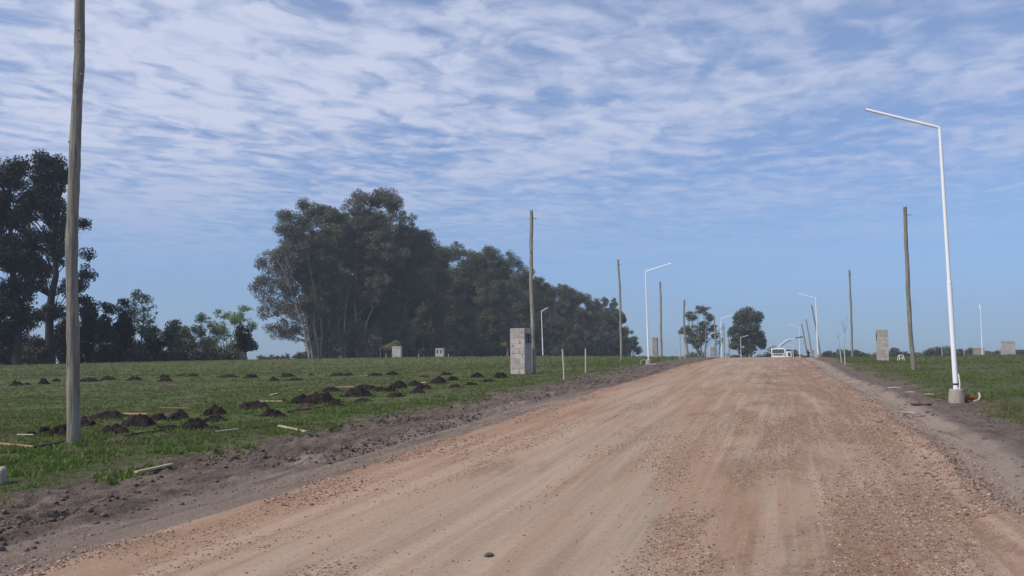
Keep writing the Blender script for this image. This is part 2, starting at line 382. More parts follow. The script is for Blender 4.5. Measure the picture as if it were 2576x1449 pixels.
L_PALM = leafmat('palm_fronds', (.13, .16, .040), (.21, .21, .060), (.22, .13, .10), .6, .3)
BARK = plain('grey_bark', (.16, .135, .115), .9, .35, 2.)
BARK_P = plain('pale_bark', (.25, .22, .195), .9, .4, 1.2)
BARK_D = plain('dark_bark', (.040, .032, .030), .95, .3, 2.)
def woodmat():
    m, t, b = mat('weathered_pole_wood', .85, .2); co = t.new('ShaderNodeTexCoord').outputs['Object']; x, y, z = t.sep(co)
    ri = t.new('ShaderNodeObjectInfo').outputs['Random']
    g = t.noise(t.comb(t.math('MULTIPLY', x, 14.), t.math('MULTIPLY', y, 14.), t.math('MULTIPLY', z, .9)), 1.5, 5., .6)
    k = t.noise(t.comb(x, y, t.math('MULTIPLY', z, .5)), 5., 4., .65)
    c = t.mix(t.mapr(g, .35, .65), (.20, .178, .15), (.39, .355, .30)); c = t.mix(t.mapr(k, .55, .75, 0., .6), c, (.085, .066, .050))
    c = t.mix(t.mapr(t.noise(co, 22., 4., .7), .60, .72, 0., .55), c, (.40, .36, .28))
    c = t.mix(t.mapr(ri, .3, 1., 0., .35), c, (.10, .10, .078)); ck = t.noise(t.comb(t.math('MULTIPLY', x, 30.), t.math('MULTIPLY', y, 30.), t.math('MULTIPLY', z, .8)), 1.3, 4., .6, .4)
    c = t.mix(t.mapr(ck, .60, .68, 0., .8), c, (.045, .036, .028)); g = t.math('SUBTRACT', g, t.math('MULTIPLY', t.mapr(ck, .58, .66), .6))
    t.put(b.inputs['Base Color'], c); t.put(b.inputs['Normal'], t.bump(g, .6, .02)); return m
WOOD = woodmat()
def concmat(name, col, patch=.5):
    m, t, b = mat(name, .92, .2); co = t.new('ShaderNodeTexCoord').outputs['Object']; ge = t.new('ShaderNodeNewGeometry').outputs['Random Per Island']
    n = t.noise(co, 3., 5., .6); n2 = t.noise(co, 60., 4., .7)
    c = t.mix(t.mapr(ge, 0, 1, 0, 1, False), tuple(x_*.84 for x_ in col), tuple(x_*1.14 for x_ in col))
    c = t.mix(t.mapr(n, .5, .68, 0., patch), c, tuple(x_*.62 for x_ in col)); c = t.mix(t.mapr(n2, .5, .7, 0., .4), c, tuple(x_*.6 for x_ in col))
    t.put(b.inputs['Base Color'], c); t.put(b.inputs['Normal'], t.bump(n2, .5, .01)); return m
BLOCK = concmat('concrete_block', (.43, .385, .355)); MORTAR = concmat('mortar', (.36, .33, .31)); CONC = concmat('cast_concrete', (.36, .30, .26), .8)
RENDER_ = concmat('cement_render', (.34, .29, .26), .5)
WHITE = plain('white_paint', (.82, .82, .83), .55, .04, 3., .5, bump=.0)
GUARD = plain('white_tube', (.48, .45, .39), .7, .15, 5.)
SOILD = None
def dirtmat(name, a, b2):
    m, t, b = mat(name, .97, .1); co = t.new('ShaderNodeTexCoord').outputs['Object']; ri = t.new('ShaderNodeObjectInfo').outputs['Random']
    n = t.noise(co, 7., 5., .7); c = t.mix(t.mapr(n, .35, .7), a, b2); c = t.mix(t.math('MULTIPLY', ri, .3), c, tuple(x_*1.5 for x_ in b2))
    t.put(b.inputs['Base Color'], c); t.put(b.inputs['Normal'], t.bump(t.noise(co, 22., 5., .7), .9, .03)); return m
SOILD = dirtmat('dark_topsoil', (.016, .012, .012), (.040, .031, .030)); SOILB = dirtmat('dry_topsoil', (.06, .046, .038), (.12, .092, .076))
DARKM = plain('dark_metal', (.035, .035, .038), .5, .2, 8., .4); RUST = plain('rusty_iron', (.07, .05, .04), .8, .3, 12.)
PLANK = plain('fresh_sawn_wood', (.40, .33, .22), .8, .2, 9.); PLANKO = plain('orange_timber', (.38, .22, .13), .8, .2, 9.)
BLACKC = plain('black_rubber', (.012, .012, .013), .6, .1, 5.)

# ------------------------------------------------------------------ terrain
rows = [-60., -30., -12., -4., 0.]
y_ = 2.
while y_ < 28: rows.append(y_); y_ *= 1.0058
while y_ < 60: rows.append(y_); y_ *= 1.0085
while y_ < 260: rows.append(y_); y_ *= 1.014
while y_ < 1500: rows.append(y_); y_ *= 1.05
rows = np.array(rows)
def strip(name, cols):
    """cols: function of Y giving the cross-road positions of the columns"""
    Ucol = np.stack([cols(Y) for Y in rows]); Ym = np.repeat(rows[:, None], Ucol.shape[1], 1)
    X = Ucol+SL*Ym; Z = base_z(X, Ym)+detail(Ucol, Ym)
    nr, nc = Ucol.shape; idx = np.arange(nr*nc).reshape(nr, nc)
    Fc = np.stack([idx[:-1, :-1], idx[:-1, 1:], idx[1:, 1:], idx[1:, :-1]], -1).reshape(-1, 4)
    V = np.stack([X, Ym, Z], -1).reshape(-1, 3)
    U = Ucol.ravel(); Yr = Ym.ravel()
    at = {RC: ('FLOAT_VECTOR', 'POINT', np.stack([U, Yr*1.047, U*0], 1)), 'edge': ('FLOAT_VECTOR', 'POINT', np.stack([U-eL(Yr), U-eR(Yr), U*0], 1)),
          'edgeg': ('FLOAT_VECTOR', 'POINT', np.stack([U-gL(Yr), U-gR(Yr), Yr], 1))}
    o = mesh_obj(name, V, Fc, EARTH, smooth=True, attrs=at); o['kind'] = 'structure'; return o
lin = lambda a, b, n: (lambda Y: np.linspace(a(Y) if callable(a) else a, b(Y) if callable(b) else b, n))
strip('road', lin(eL, eR, 130)); strip('verge', lin(gL, eL, 130)); strip('verge', lin(eR, gR, 80))
gm_ = np.concatenate([np.linspace(0, 12, 110), 12+np.cumsum(np.geomspace(.15, 90, 60))])
strip('field', lambda Y: (gL(Y)-gm_)[::-1]); strip('field', lambda Y: gR(Y)+gm_)

# ------------------------------------------------------------------ loose cover: stones, clods, turf
def ico():
    t = (1+5**.5)/2
    V = np.array([(-1,t,0),(1,t,0),(-1,-t,0),(1,-t,0),(0,-1,t),(0,1,t),(0,-1,-t),(0,1,-t),(t,0,-1),(t,0,1),(-t,0,-1),(-t,0,1)], float); V /= np.linalg.norm(V[0])
    Fc = np.array([(0,11,5),(0,5,1),(0,1,7),(0,7,10),(0,10,11),(1,5,9),(5,11,4),(11,10,2),(10,7,6),(7,1,8),(3,9,4),(3,4,2),(3,2,6),(3,6,8),(3,8,9),(4,9,5),(2,4,11),(6,2,10),(8,6,7),(9,8,1)])
    return V, Fc
ICO = ico()
def stones(name, P, r, m, flat=.6, **k):
    V, Fc = ICO; n = len(P)
    if n == 0: return
    W = V[None]*(1+.9*(rng.random((n, 12, 1))-.5)); sc = r[:, None, None]*np.stack([.8+.5*rng.random(n), .8+.5*rng.random(n), flat*(.7+.6*rng.random(n))], 1)[:, None, :]
    W = W*sc; a = rng.random(n)*6.283; ca, sa = np.cos(a)[:, None], np.sin(a)[:, None]
    X = W[..., 0]*ca-W[..., 1]*sa; Y = W[..., 0]*sa+W[..., 1]*ca
    W = np.stack([X, Y, W[..., 2]], -1)+P[:, None, :]
    FF = (Fc[None]+12*np.arange(n)[:, None, None]).reshape(-1, 3)
    o = mesh_obj(name, W.reshape(-1, 3), FF, m); tag(o, kind='stuff', **k); return o
def stonemat(name, a, b2, c3=None):
    m, t, b = mat(name, .9, .25); g = t.new('ShaderNodeNewGeometry').outputs['Random Per Island']
    c = t.mix(g, a, b2)
    if c3: c = t.mix(t.mapr(g, .82, .86), c, c3)
    t.put(b.inputs['Base Color'], c); return m
ST_D = stonemat('dark_gravel', (.11, .062, .040), (.33, .20, .135), (.50, .37, .29)); ST_P = stonemat('pink_rubble', (.20, .125, .090), (.42, .29, .225), (.12, .08, .06)); ST_C = stonemat('soil_clods', (.070, .052, .045), (.17, .128, .108))
def scatter(n, y0, y1, ufun, p=1.5):
    Y = (y0**(1-p)+(y1**(1-p)-y0**(1-p))*rng.random(n))**(1/(1-p)); U = ufun(Y, rng.random(n)); return U, Y
def on_ground(U, Y, dz=0.):
    X = U+SL*Y; return np.stack([X, Y, base_z(X, Y)+detail(U, Y)+dz], 1)
# gravel spread over the road, thicker in streaks
U, Y = scatter(105000, 4.5, 45, lambda Y, q: eL(Y)+(eR(Y)-eL(Y))*q)
g = vnoise(U*.95, Y*.30, 201)*.6+vnoise(U*2.3, Y*.8, 202)*.4+np.interp(U-eL(Y), [0, .6, 3.4, 6.4, 8], [-.02, -.08, -.10, .08, .06])
keep = rng.random(len(U)) < np.clip((g-.47)*5, .03, 1.)
U, Y = U[keep], Y[keep]; r = .0032+.0075*rng.random(len(U))**3.2+.00018*Y
stones('gravel', on_ground(U, Y, .001), r, ST_D, label='loose brown gravel streaks spread over the dirt road', cat='gravel')
U, Y = scatter(20000, 4.5, 70, lambda Y, q: eR(Y)-.15+.42*np.clip(rng.normal(size=len(Y)), -2.6, 1.6))
k2 = vnoise(U*0, Y*.7, 205) > .25; U, Y = U[k2], Y[k2]
r = .0035+.022*rng.random(len(U))**7+.00016*Y
stones('rubble', on_ground(U, Y, .003), r, ST_P, label='pinkish broken stone windrow along the right road edge', cat='rubble')
U, Y = scatter(9000, 5, 60, lambda Y, q: eL(Y)+.15+.45*np.clip(rng.normal(size=len(Y)), -2, 2))
k2 = vnoise(U, Y*.6, 206) > .42; U, Y = U[k2], Y[k2]
r = .004+.018*rng.random(len(U))**5+.0002*Y
stones('rubble', on_ground(U, Y, .003), r, ST_P, label='small pinkish stones along the left road edge', cat='rubble')
U, Y = scatter(60000, 5, 60, lambda Y, q: gL(Y)+.1+(eL(Y)-1.0-gL(Y))*q)
k2 = rng.random(len(U)) < np.clip((vnoise(U*1.2, Y*.7, 211)-.35)*2.6, .04, 1); U, Y = U[k2], Y[k2]
r = .005+.036*rng.random(len(U))**6
stones('clods', on_ground(U, Y, .004), r, ST_C, .75, label='crumbly grey brown soil clods on the left verge', cat='soil')
U, Y = scatter(9000, 5, 60, lambda Y, q: eR(Y)+.3+(gR(Y)-eR(Y)-.1)*q)
k2 = rng.random(len(U)) < np.clip((vnoise(U*1.3, Y*.8, 213)-.4)*2.2, .03, 1); U, Y = U[k2], Y[k2]
r = .008+.03*rng.random(len(U))**4
stones('clods', on_ground(U, Y, .003), r, ST_C, .6, label='small grey soil clods on the right verge', cat='soil')
def blades(name, U, Y, h, wd, nb, m, **k):
    n = len(U); P = on_ground(U, Y); P = np.repeat(P, nb, 0); N = n*nb; h = np.repeat(h, nb)*(.5+.8*rng.random(N)); wd = np.repeat(wd, nb)
    sp = h*1.1
    a = rng.random(N)*6.283; rr = rng.random(N)**.5*sp; P[:, 0] += np.cos(a)*rr; P[:, 1] += np.sin(a)*rr
    b = rng.random(N)*6.283; dx, dy = np.cos(b), np.sin(b); ln = (.2+.9*rng.random(N))*h; c = rng.random(N)*6.283
    V = np.empty((N, 3, 3)); V[:, 0] = P+np.stack([dx*wd, dy*wd, -.01+0*h], 1); V[:, 1] = P-np.stack([dx*wd, dy*wd, .01+0*h], 1)
    V[:, 2] = P+np.stack([np.cos(c)*ln, np.sin(c)*ln, h], 1)
    o = mesh_obj(name, V.reshape(-1, 3), np.arange(N*3).reshape(-1, 3), m); return tag(o, kind='stuff', **k)
GRASS = leafmat('grass_blades', (.085, .130, .032), (.160, .205, .055), (.19, .165, .085), .75, .3)
def grassy(u, Y, s): return vnoise(u*1.6, Y*1.2, s)*.6+vnoise(u*.35, Y*.35, s+1)*.4
# left field
U, Y = scatter(70000, 8.0, 60, lambda Y, q: gL(Y)+.75-(Y*.95+3)*q**1.25, 1.3)
fr = gL(Y)-U; k2 = rng.random(len(U)) < np.clip((grassy(U, Y, 301)-.42)*4+np.clip(fr-.4, -1, .6)*.6+.1, .22*(fr > .1), 1.); U, Y = U[k2], Y[k2]
blades('grass', U, Y, .020+.042*rng.random(len(U))**2+.0005*Y, .0035+.0003*Y, 8, GRASS, label='short weedy green grass of the field left of the road', cat='grass')
U, Y = scatter(16000, 55, 185, lambda Y, q: gL(Y)-(Y*.95)*q, 1.2)
blades('grass', U, Y, .10+.12*rng.random(len(U))**3, .02+0*U, 5, GRASS, label='far grass tufts across the left field', cat='grass')
# right field
U, Y = scatter(26000, 9, 60, lambda Y, q: gR(Y)-.5+(Y*.45)*q**1.1, 1.3)
fr = U-gR(Y); k2 = rng.random(len(U)) < np.clip((grassy(U, Y, 303)-.38)*4+np.clip(fr-.4, -1, 1.)*.5, .0, 1.); U, Y = U[k2], Y[k2]
blades('grass', U, Y, .035+.04*rng.random(len(U))**2+.0005*Y, .004+.00035*Y, 6, GRASS, label='short green grass of the field right of the road', cat='grass')
U, Y = scatter(8000, 55, 130, lambda Y, q: gR(Y)+(Y*.5)*q, 1.2)
blades('grass', U, Y, .07+.08*rng.random(len(U))**3, .02+0*U, 5, GRASS, label='far grass tufts across the right field', cat='grass')
# broad-leaved weeds near the pole
WEED = leafmat('weed_leaves', (.085, .150, .026), (.16, .23, .045), None, .3, .3)
U, Y = scatter(5200, 8.4, 26, lambda Y, q: gL(Y)+.35-(Y*.5)*q, 1.3); k2 = vnoise(U*1.5, Y*1.5, 311) > .5; U, Y = U[k2], Y[k2]
blades('weeds', U, Y, .05+.04*rng.random(len(U)), .018+0*U, 8, WEED, label='bright green broad leaved weeds in the near left grass', cat='weeds')

# ------------------------------------------------------------------ soil heaps
ORD = ['first','second','third','fourth','fifth','sixth','seventh','eighth','ninth','tenth','eleventh','twelfth','thirteenth','fourteenth','fifteenth','sixteenth','seventeenth','eighteenth','nineteenth','twentieth','twenty-first','twenty-second','twenty-third','twenty-fourth','twenty-fifth','twenty-sixth','twenty-seventh']
def heap(name, p, w_, h_, m, seed, label, group):
    n = 30; g = np.linspace(-1, 1, n); A, B = np.meshgrid(g, g); D = np.sqrt(A*A+B*B)
    an = np.arctan2(B, A); rim = .82+.3*vnoise(np.cos(an)*1.6+seed*3.1, np.sin(an)*1.6, seed)
    q = np.clip(1-D/rim, 0, 1); pk = .42+.85*vnoise(A*3.1*max(1, w_)**.5+seed*7.7, B*2.2, seed+5)
    Z = (1-(1-q)**2.8)*h_*pk*1.15
    X = A*w_/2; Y = B*w_/2*.75; s = 1/max(w_, .3)
    Z = Z+(q > .02)*h_*(.50*fbm(A*4.5+seed, B*4.5, seed+9, 4)+.16*(rng.random(A.shape)-.5))*np.clip(q*6, 0, 1)
    Z = np.where(D >= rim, -.06, np.maximum(Z, -.02))
    gx = X+p[0]; gy = Y+p[1]; Zg = base_z(gx, gy)+detail(fld(gx, gy), gy)-gz(p[0], p[1])
    V = np.stack([X, Y, Z+Zg], -1).reshape(-1, 3); idx = np.arange(n*n).reshape(n, n)
    Fc = np.stack([idx[:-1, :-1], idx[:-1, 1:], idx[1:, 1:], idx[1:, :-1]], -1).reshape(-1, 4)
    # loose clods lying on and round the heap, in the same mesh
    k = int(60+w_*90); a = rng.random(k)*6.283; rr = rng.random(k)**.6*.62*w_; cx = np.cos(a)*rr; cy = np.sin(a)*rr*.75
    r = (.018+.06*rng.random(k)**3)*min(1, .55+w_*.3)
    qi = np.clip(1-np.sqrt((cx*2/w_)**2+(cy*2/w_/.75)**2)/.95, 0, 1); cz = gz(cx+p[0], cy+p[1])-gz(p[0], p[1])+(1-(1-qi)**2.8)*h_*.75
    W = ICO[0][None]*(1+.6*(rng.random((k, 12, 1))-.5))*r[:, None, None]+np.stack([cx, cy, cz], 1)[:, None, :]
    F3 = [tuple(int(i)+n*n+12*q_ for i in f) for q_ in range(k) for f in ICO[1]]
    o = mesh_obj(name, np.concatenate([V, W.reshape(-1, 3)]), [tuple(map(int, f)) for f in Fc]+F3, m)
    o.location = (p[0], p[1], gz(p[0], p[1])); return tag(o, label, 'soil heap', group)
BACK = [(37,970,24,13),(64,969,17,6),(105,967,24,14),(139,961,17,8),(214,961,43,10),(266,957,34,10),(335,957,30,11),(410,951,24,9),(412,960,30,10),(452,947,21,5),(483,947,22,8),
  (570,950,40,7),(630,951,30,10),(687,959,27,10),(720,949,30,12),(735,958,37,6),(782,944,11,4),(851,947,44,9),(875,944,22,7),(942,946,33,8),(986,944,30,10),(1068,949,20,5),(1121,944,24,9),(1197,950,30,12),(1259,952,34,16)]
MID = [(829,986,42,12),(915,981,50,13),(955,985,34,12),(979,986,30,13),(999,978,40,19),(1043,971,34,14),(1062,980,34,13),(1102,966,37,17),(1138,958,27,11),(1144,976,30,9),(1185,970,27,8),(1229,961,30,6),
  (897,999,62,22),(994,999,33,13),(1048,990,33,10),(908,1013,40,10)]
FRONT = [(73,1098,24,12),(105,1095,30,22),(143,1098,62,32),(210,1075,44,22),(209,1055,13,8),(257,1056,88,20),(279,1092,60,20),(300,1113,75,13),(337,1077,75,32),(392,1058,36,17),(414,1082,50,9),(442,1058,48,25),(480,1082,64,30),
  (536,1082,21,8),(534,1062,43,17),(536,1046,50,28),(635,1031,68,23),(679,1049,44,22),(706,1050,20,10),(715,1010,10,6),(753,1016,46,24),(802,1017,90,28),(763,1032,50,15),(841,1023,37,13)]
hn = 0
for rowl, lst, grp in (('far row', BACK, 'soil heaps in the far row'), ('middle group', MID, 'soil heaps in the middle group'), ('near row', FRONT, 'soil heaps in the near row')):
    lst = sorted(lst)
    big = sorted(range(len(lst)), key=lambda i: -lst[i][2])
    for i, (hx, hy, hw, hh) in enumerate(lst):
        p = G(hx, hy); s = p[1]/F; W_ = hw*s*1.2; H_ = hh*s*.78
        p = p+np.array([0, W_*.3, 0]); p = np.array([p[0], p[1], gz(p[0], p[1])])
        brown = (hx, hy) in ((300, 1113), (763, 1032))
        look = 'dry brown spread-out' if brown else ('large crumbly dark' if i == big[0] else 'low flat dark' if hh < hw*.27 else 'peaked dark' if hh > hw*.44 else 'rounded dark')
        place = rowl
        heap('soil_heap', p, W_, H_, SOILB if brown else SOILD, 40+hn, '%s soil heap, %s from the left in the %s' % (look, ORD[i], place), grp); hn += 1

# ------------------------------------------------------------------ timber and litter on the ground
def plank(a, b, wd, th, m, name, label, cat, group=None, lift=.03):
    A = G(*a); B = G(*b); A[2] = gz(A[0], A[1])+lift; B[2] = gz(B[0], B[1])+lift
    mid = (A+B)/2; d = Vector(B-A); Ln = d.length; q = d.to_track_quat('X', 'Z').to_matrix()
    wd *= .72; th *= .6; mb = MB(); mb.box((0, 0, -th*.3), (Ln, wd, th), bev=th*.18, M=q)
    o = mb.build(name, m); o.location = mid; return tag(o, label, cat, group)
pg = 'sawn timber offcuts on the left field'
plank((701,1077),(770,1092),.10,.06,PLANK,'timber_plank','pale plank lying at the edge of the near grass, stub end dark','plank',pg,.05)
plank((772,1093),(799,1100),.07,.05,DARKM,'wood_offcut','short dark muddy stick at the end of the pale plank','stick')
plank((341,1199),(432,1182),.085,.055,PLANK,'timber_plank','pale plank lying on the bare soil of the left verge','plank',pg,.06)
plank((303,1045),(373,1046),.16,.06,PLANKO,'timber_plank','orange tinted plank between two dark soil heaps','plank',pg,.05)
plank((-8,1120),(84,1129),.09,.05,PLANKO,'timber_plank','orange and white board at the left picture edge beside the cable','plank',pg,.04)
plank((403,1031),(476,1032),.03,.02,PLANKO,'thin_stick','thin orange stick in the grass behind the soil heaps','stick',None,.06)
plank((655,1012),(711,1012.5),.10,.05,PLANK,'timber_plank','pale flat board lying left of the largest soil heap','plank',pg,.04)
plank((680,998),(698,993),.12,.05,PLANK,'timber_plank','short pale board end tilted in the middle of the left field','plank',pg,.05)
plank((542,1093),(598,1086),.035,.03,GUARD,'thin_stick','thin pale stick in the grass below the soil heaps','stick',None,.05)
plank((849,976),(890,976),.12,.07,PLANKO,'timber_plank','yellow orange board behind the middle heaps','plank',pg,.05)
plank((1060,965),(1073,965.4),.12,.07,PLANK,'timber_plank','tiny pale board end between the middle heaps','plank',pg,.05)
plank((907,949),(925,947),.14,.06,PLANK,'timber_plank','pale board in the far row of heaps','plank',pg,.06)
plank((750,985.5),(763,985.5),.12,.06,PLANKO,'timber_plank','small orange board far out in the grass','plank',pg,.06)
plank((43,1099.6),(84,1100),.04,.03,GUARD,'thin_stick','whitish thin stick left of the tall pole behind the cable','stick',None,.05)
plank((337,946),(348,944),.08,.05,GUARD,'litter_scrap','white scrap beside a soil heap in the far row','scrap',None,.10)
def cable(pts, r, m, label, name='cable', cat='cable'):
    Q = []
    for i in range(len(pts)-1):
        A, B = G(*pts[i]), G(*pts[i+1])
        for t in np.linspace(0, 1, 9)[:-1 if i < len(pts)-2 else None]:
            q = A*(1-t)+B*t; Q.append((q[0], q[1], gz(q[0], q[1])+r+.015))
    mb = MB(); mb.tube(Q, r, 6); return tag(mb.build(name, m, None, True), label, cat)
cable([(84,1130),(120,1125),(165,1115)], .02, BLACKC, 'black cable lying in the grass from the board to the tall pole')
cable([(330,1097),(395,1089),(456,1079)], .016, BLACKC, 'black cable in the grass between two near soil heaps')
cable([(720,1040),(760,1036),(803,1028)], .016, BLACKC, 'black cable below the largest soil heap')
# broken concrete block cut by the left edge of the picture
p = G(0, 1222); mb = MB(); mb.box((0, 0, .1), (.22, .3, .2), .4, .02); o = mb.build('concrete_block', CONC); o.location = (p[0]-.14, p[1]+.12, gz(p[0], p[1]))
tag(o, 'grey concrete block cut by the left picture edge', 'block')
# single dark stone on the road and turf clumps on the right verge
def rock(px, py, r, m, name, label, cat, flat=.5, group=None):
    p = G(px, py); V = ICO[0]*(1+.5*(rng.random((12, 1))-.5))*np.array([r*1.5, r, r*flat]); o = mesh_obj(name, V, [tuple(map(int, f)) for f in ICO[1]], m)
    md = o.modifiers.new('s', 'SUBSURF'); md.levels = md.render_levels = 1; md.subdivision_type = 'SIMPLE'
    o.location = (p[0], p[1], gz(p[0], p[1])+r*flat*.5); o.rotation_euler[2] = random.random()*6; return tag(o, label, cat, group)
rock(1231, 1400, .036, plain('dark_stone', (.085, .08, .07), .8), 'stone', 'single dark stone lying on the bare road near the camera', 'stone', .55)
for i, (a, b, r, l) in enumerate([(2251,978,.16,'flat pale soil slab on the right verge, farthest of the slabs'),(2290,988,.12,'flat pale soil slab beside the right turf edge'),(2337,994,.12,'flat pale soil slab left of the white lamp base'),(2318,1020,.15,'flat brown soil slab in front of the white lamp'),(2285,1040,.15,'long pale soil slab on the right verge, nearest of the slabs')]):
    rock(a, b, r, SOILB if i == 3 else CONC, 'soil_slab', l, 'soil slab', .22, 'flat slabs on the right verge')
for a, b, r, l in [(2428,1130,.055,'pale stone in the right gutter, farther one of two'),(2400,1143,.045,'pinkish stone beside the pale stone in the right gutter')]:
    rock(a, b, r, ST_P, 'stone', l, 'stone', .5)

# ------------------------------------------------------------------ wooden poles
def pole(base, top, Y, r0, label, seed, hook=True, bend=.0, r1=None, Ytop=None, group='wooden poles along the road', sink=.2):
    B = atY(base[0], base[1], Y); B[2] = min(B[2], gz(B[0], B[1])) if B[2] > gz(B[0], B[1]) else B[2]
    gzb = gz(B[0], B[1]); Tp = atY(top[0], top[1], Ytop or Y); rs = random.Random(seed); r1 = r1 or r0*.80
    gb = np.array([B[0], B[1], gzb])
    r0 *= .72; r1 *= .72
    root = empty('wooden_pole', gb, label=label, cat='pole', group=group)
    n = 42; pts = []; rad = []; Tl = Vector(Tp-gb); d0 = Vector((0, 0, -sink)); ph = rs.random()*6
    for i in range(n+1):
        t = i/n; q = d0.lerp(Tl, t)
        q.x += (math.sin(t*math.pi)*bend+math.sin(t*9+ph)*.018+math.sin(t*23+ph*2)*.008)*r0/.13
        q.y += math.sin(t*7+ph*1.7)*.02
        pts.append(q); rad.append((r0*(1-t)+r1*t)*(1+.06*math.sin(t*31+ph)*rs.random()+.05*(rs.random()-.5)))
    mb = MB(); mb.tube(pts[:-1]+[pts[-1]], rad, 14, True, .10)
    for k in range(7):      # knots
        i = rs.randrange(4, n-3); a = rs.random()*6.28; c = pts[i]+Vector((math.cos(a), math.sin(a), 0))*rad[i]*.93
        V = [tuple(Vector(v)*r0*.26+c) for v in ICO[0]]; mb.add(V, [tuple(map(int, f)) for f in ICO[1]])
    mb.build('shaft', WOOD, root, True)
    if hook:
        h = Tl-Vector((0, 0, .42)); mh = MB(); mh.tube([h+Vector((-r1*1.35, -.0, 0)), h+Vector((r1*2.9, 0, 0)), h+Vector((r1*3.4, 0, .03))], .014, 6)
        mh.build('hook', RUST, root)
    return root
pole((182,1125),(202,-60),15,.153,'closest and thickest wooden pole, rising out of the picture at left',1,False,-.05,.118,15)
pole((1344,944),(1336,530),44.5,.155,'knotty wooden pole standing right behind the near block pillar',2,bend=-.06)
pole((1563,911),(1555,653),71,.145,'bare wooden pole with a hook standing left of the left white lamp',3,bend=.08)
pole((1664,899),(1661,709),97,.19,'greenish wooden pole right behind the second block pillar',4,False)
pole((1736,901),(1722,754),124,.21,'bent wooden pole in front of the open eucalyptus',5,bend=-.35)
pole((1802,905),(1797,799),152,.18,'wooden pole right of the open eucalyptus and beside a block pillar',6,False)
pole((1822,905),(1821,814),172,.18,'grey wooden pole just right of the third white lamp on the left side',7,False)
pole((1837,906),(1831,837),196,.2,'short looking distant pole at the left edge of the dense eucalyptus',8,False)
pole((2299,936),(2277,521),44.5,.16,'tall wooden pole with an iron hook left of the near white lamp',9,bend=-.08)
pole((2145,901),(2137,679),84,.15,'wooden pole with a hook in the right field beside two saplings',10)
pole((2068,908),(2042,767),128,.18,'strongly leaning wooden pole crossing the second right white lamp',11,False)
pole((2046,908),(2028,803),162,.2,'leaning dark pole between the truck crane and the right white lamp',12,False)
pole((2035,912),(2017,816),143,.16,'leaning dark pole held upright by the truck crane',13,False)
pole((1994,906),(1994,880),225,.22,'short distant brown post just right of the truck door',14,False)

# ------------------------------------------------------------------ street lamps
def lamp(base, Y, side, label, k=1., elbow=None, group='white street lamps', arm=1.72, rise=.47, rz=None, foot=True):
    """white steel lamp post with a slanting arm over the road; side = +1: arm points right"""
    B = atY(base[0], base[1], Y); g = gz(B[0], B[1]); E = atY(elbow[0], elbow[1], Y); H = E[2]-g
    root = empty('street_lamp', (B[0], B[1], g), label=label, cat='street lamp', group=group)
    lean = E[0]-B[0]; P = lambda t: Vector((lean*t, 0, H*t)); h1 = .43; h2 = .94; r = .055*min(k, 1.05+(k-1)*.3)
    m = MB(); m.tube([P(0.03), P(h1)], r, 16); m.tube([P(h1-.003), P(h1+.003)], r*1.06, 16); m.build('lower_post', WHITE, root, True)
    m = MB(); m.tube([P(h1), P(h2)], [r*.80, r*.66], 16); m.tube([P(h2-.004), P(h2+.002)], r*.74, 16); m.build('upper_post', WHITE, root, True)
    a = rz if rz is not None else (math.atan2(-SL, 1) if side > 0 else math.atan2(SL, -1)); e = P(1)
    d = Vector((math.cos(a)*arm, math.sin(a)*arm, rise))
    m = MB(); m.tube([P(h2), e-Vector((lean*.002, 0, .02))+d*.0, e+d*.012, e+d], r*.60, 14); m.build('arm', WHITE, root, True)
    if foot:
        m = MB(); n = 22; q = [(0, 0, -.1), (0, 0, .03), (.0, 0, .18), (0, 0, .29), (0, 0, .31)]
        m.tube(q, [.175*k, .172*k, .160*k, .150*k, .13*k], 18, True, .07); m.build('concrete_foot', CONC, root)
        m = MB(); m.tube([P(.062), P(.068)], r*1.12, 14); m.build('clamp_band', DARKM, root)
    return root
l1 = lamp((2407,1012),20,-1,'closest white street lamp, on a concrete foot at the right turf edge',1.,(2364,321),arm=1.62,rise=.60)
m = MB(); m.tube([(.062,-.03,.30),(.078,-.03,.42),(.066,-.03,.58),(.06,-.02,.66)], .014, 8); m.build('conduit', WHITE, l1, True)
lamp((1632,915),56.5,1,'second largest white lamp, standing on the left verge of the road',1.15,(1624,683))
lamp((2058,899),87,-1,'white lamp on the right verge crossed by a leaning pole',1.25,(2052,749))
lamp((1816,904),122,1,'white lamp between the open and the dense eucalyptus',1.3,(1812.5,801),foot=False)
lamp((2013,908),155,-1,'thin white lamp just right of the truck crane arm',1.3,(2010,822.7),foot=False)
lamp((1865,908),190,1,'white lamp in front of the dense eucalyptus',1.5,(1863,849),foot=False)
lamp((1997,910),222,-1,'small white lamp right of the truck door',1.5,(1995,869.5),foot=False)
lamp((1894.5,910),259,1,'smallest white lamp between the dense eucalyptus and the truck',1.8,(1894.5,885.5),foot=False)
lamp((1366,901),113,1,'lone white lamp in front of the dark wood right of the near pillar',1.6,(1362,783),arm=.9,rise=.46,rz=-.3,foot=False)
lamp((2472,898),108,1,'thin white lamp far out in the right field beside a low block pillar',1.2,(2467,777),arm=.9,rise=.55,rz=1.2,foot=False)
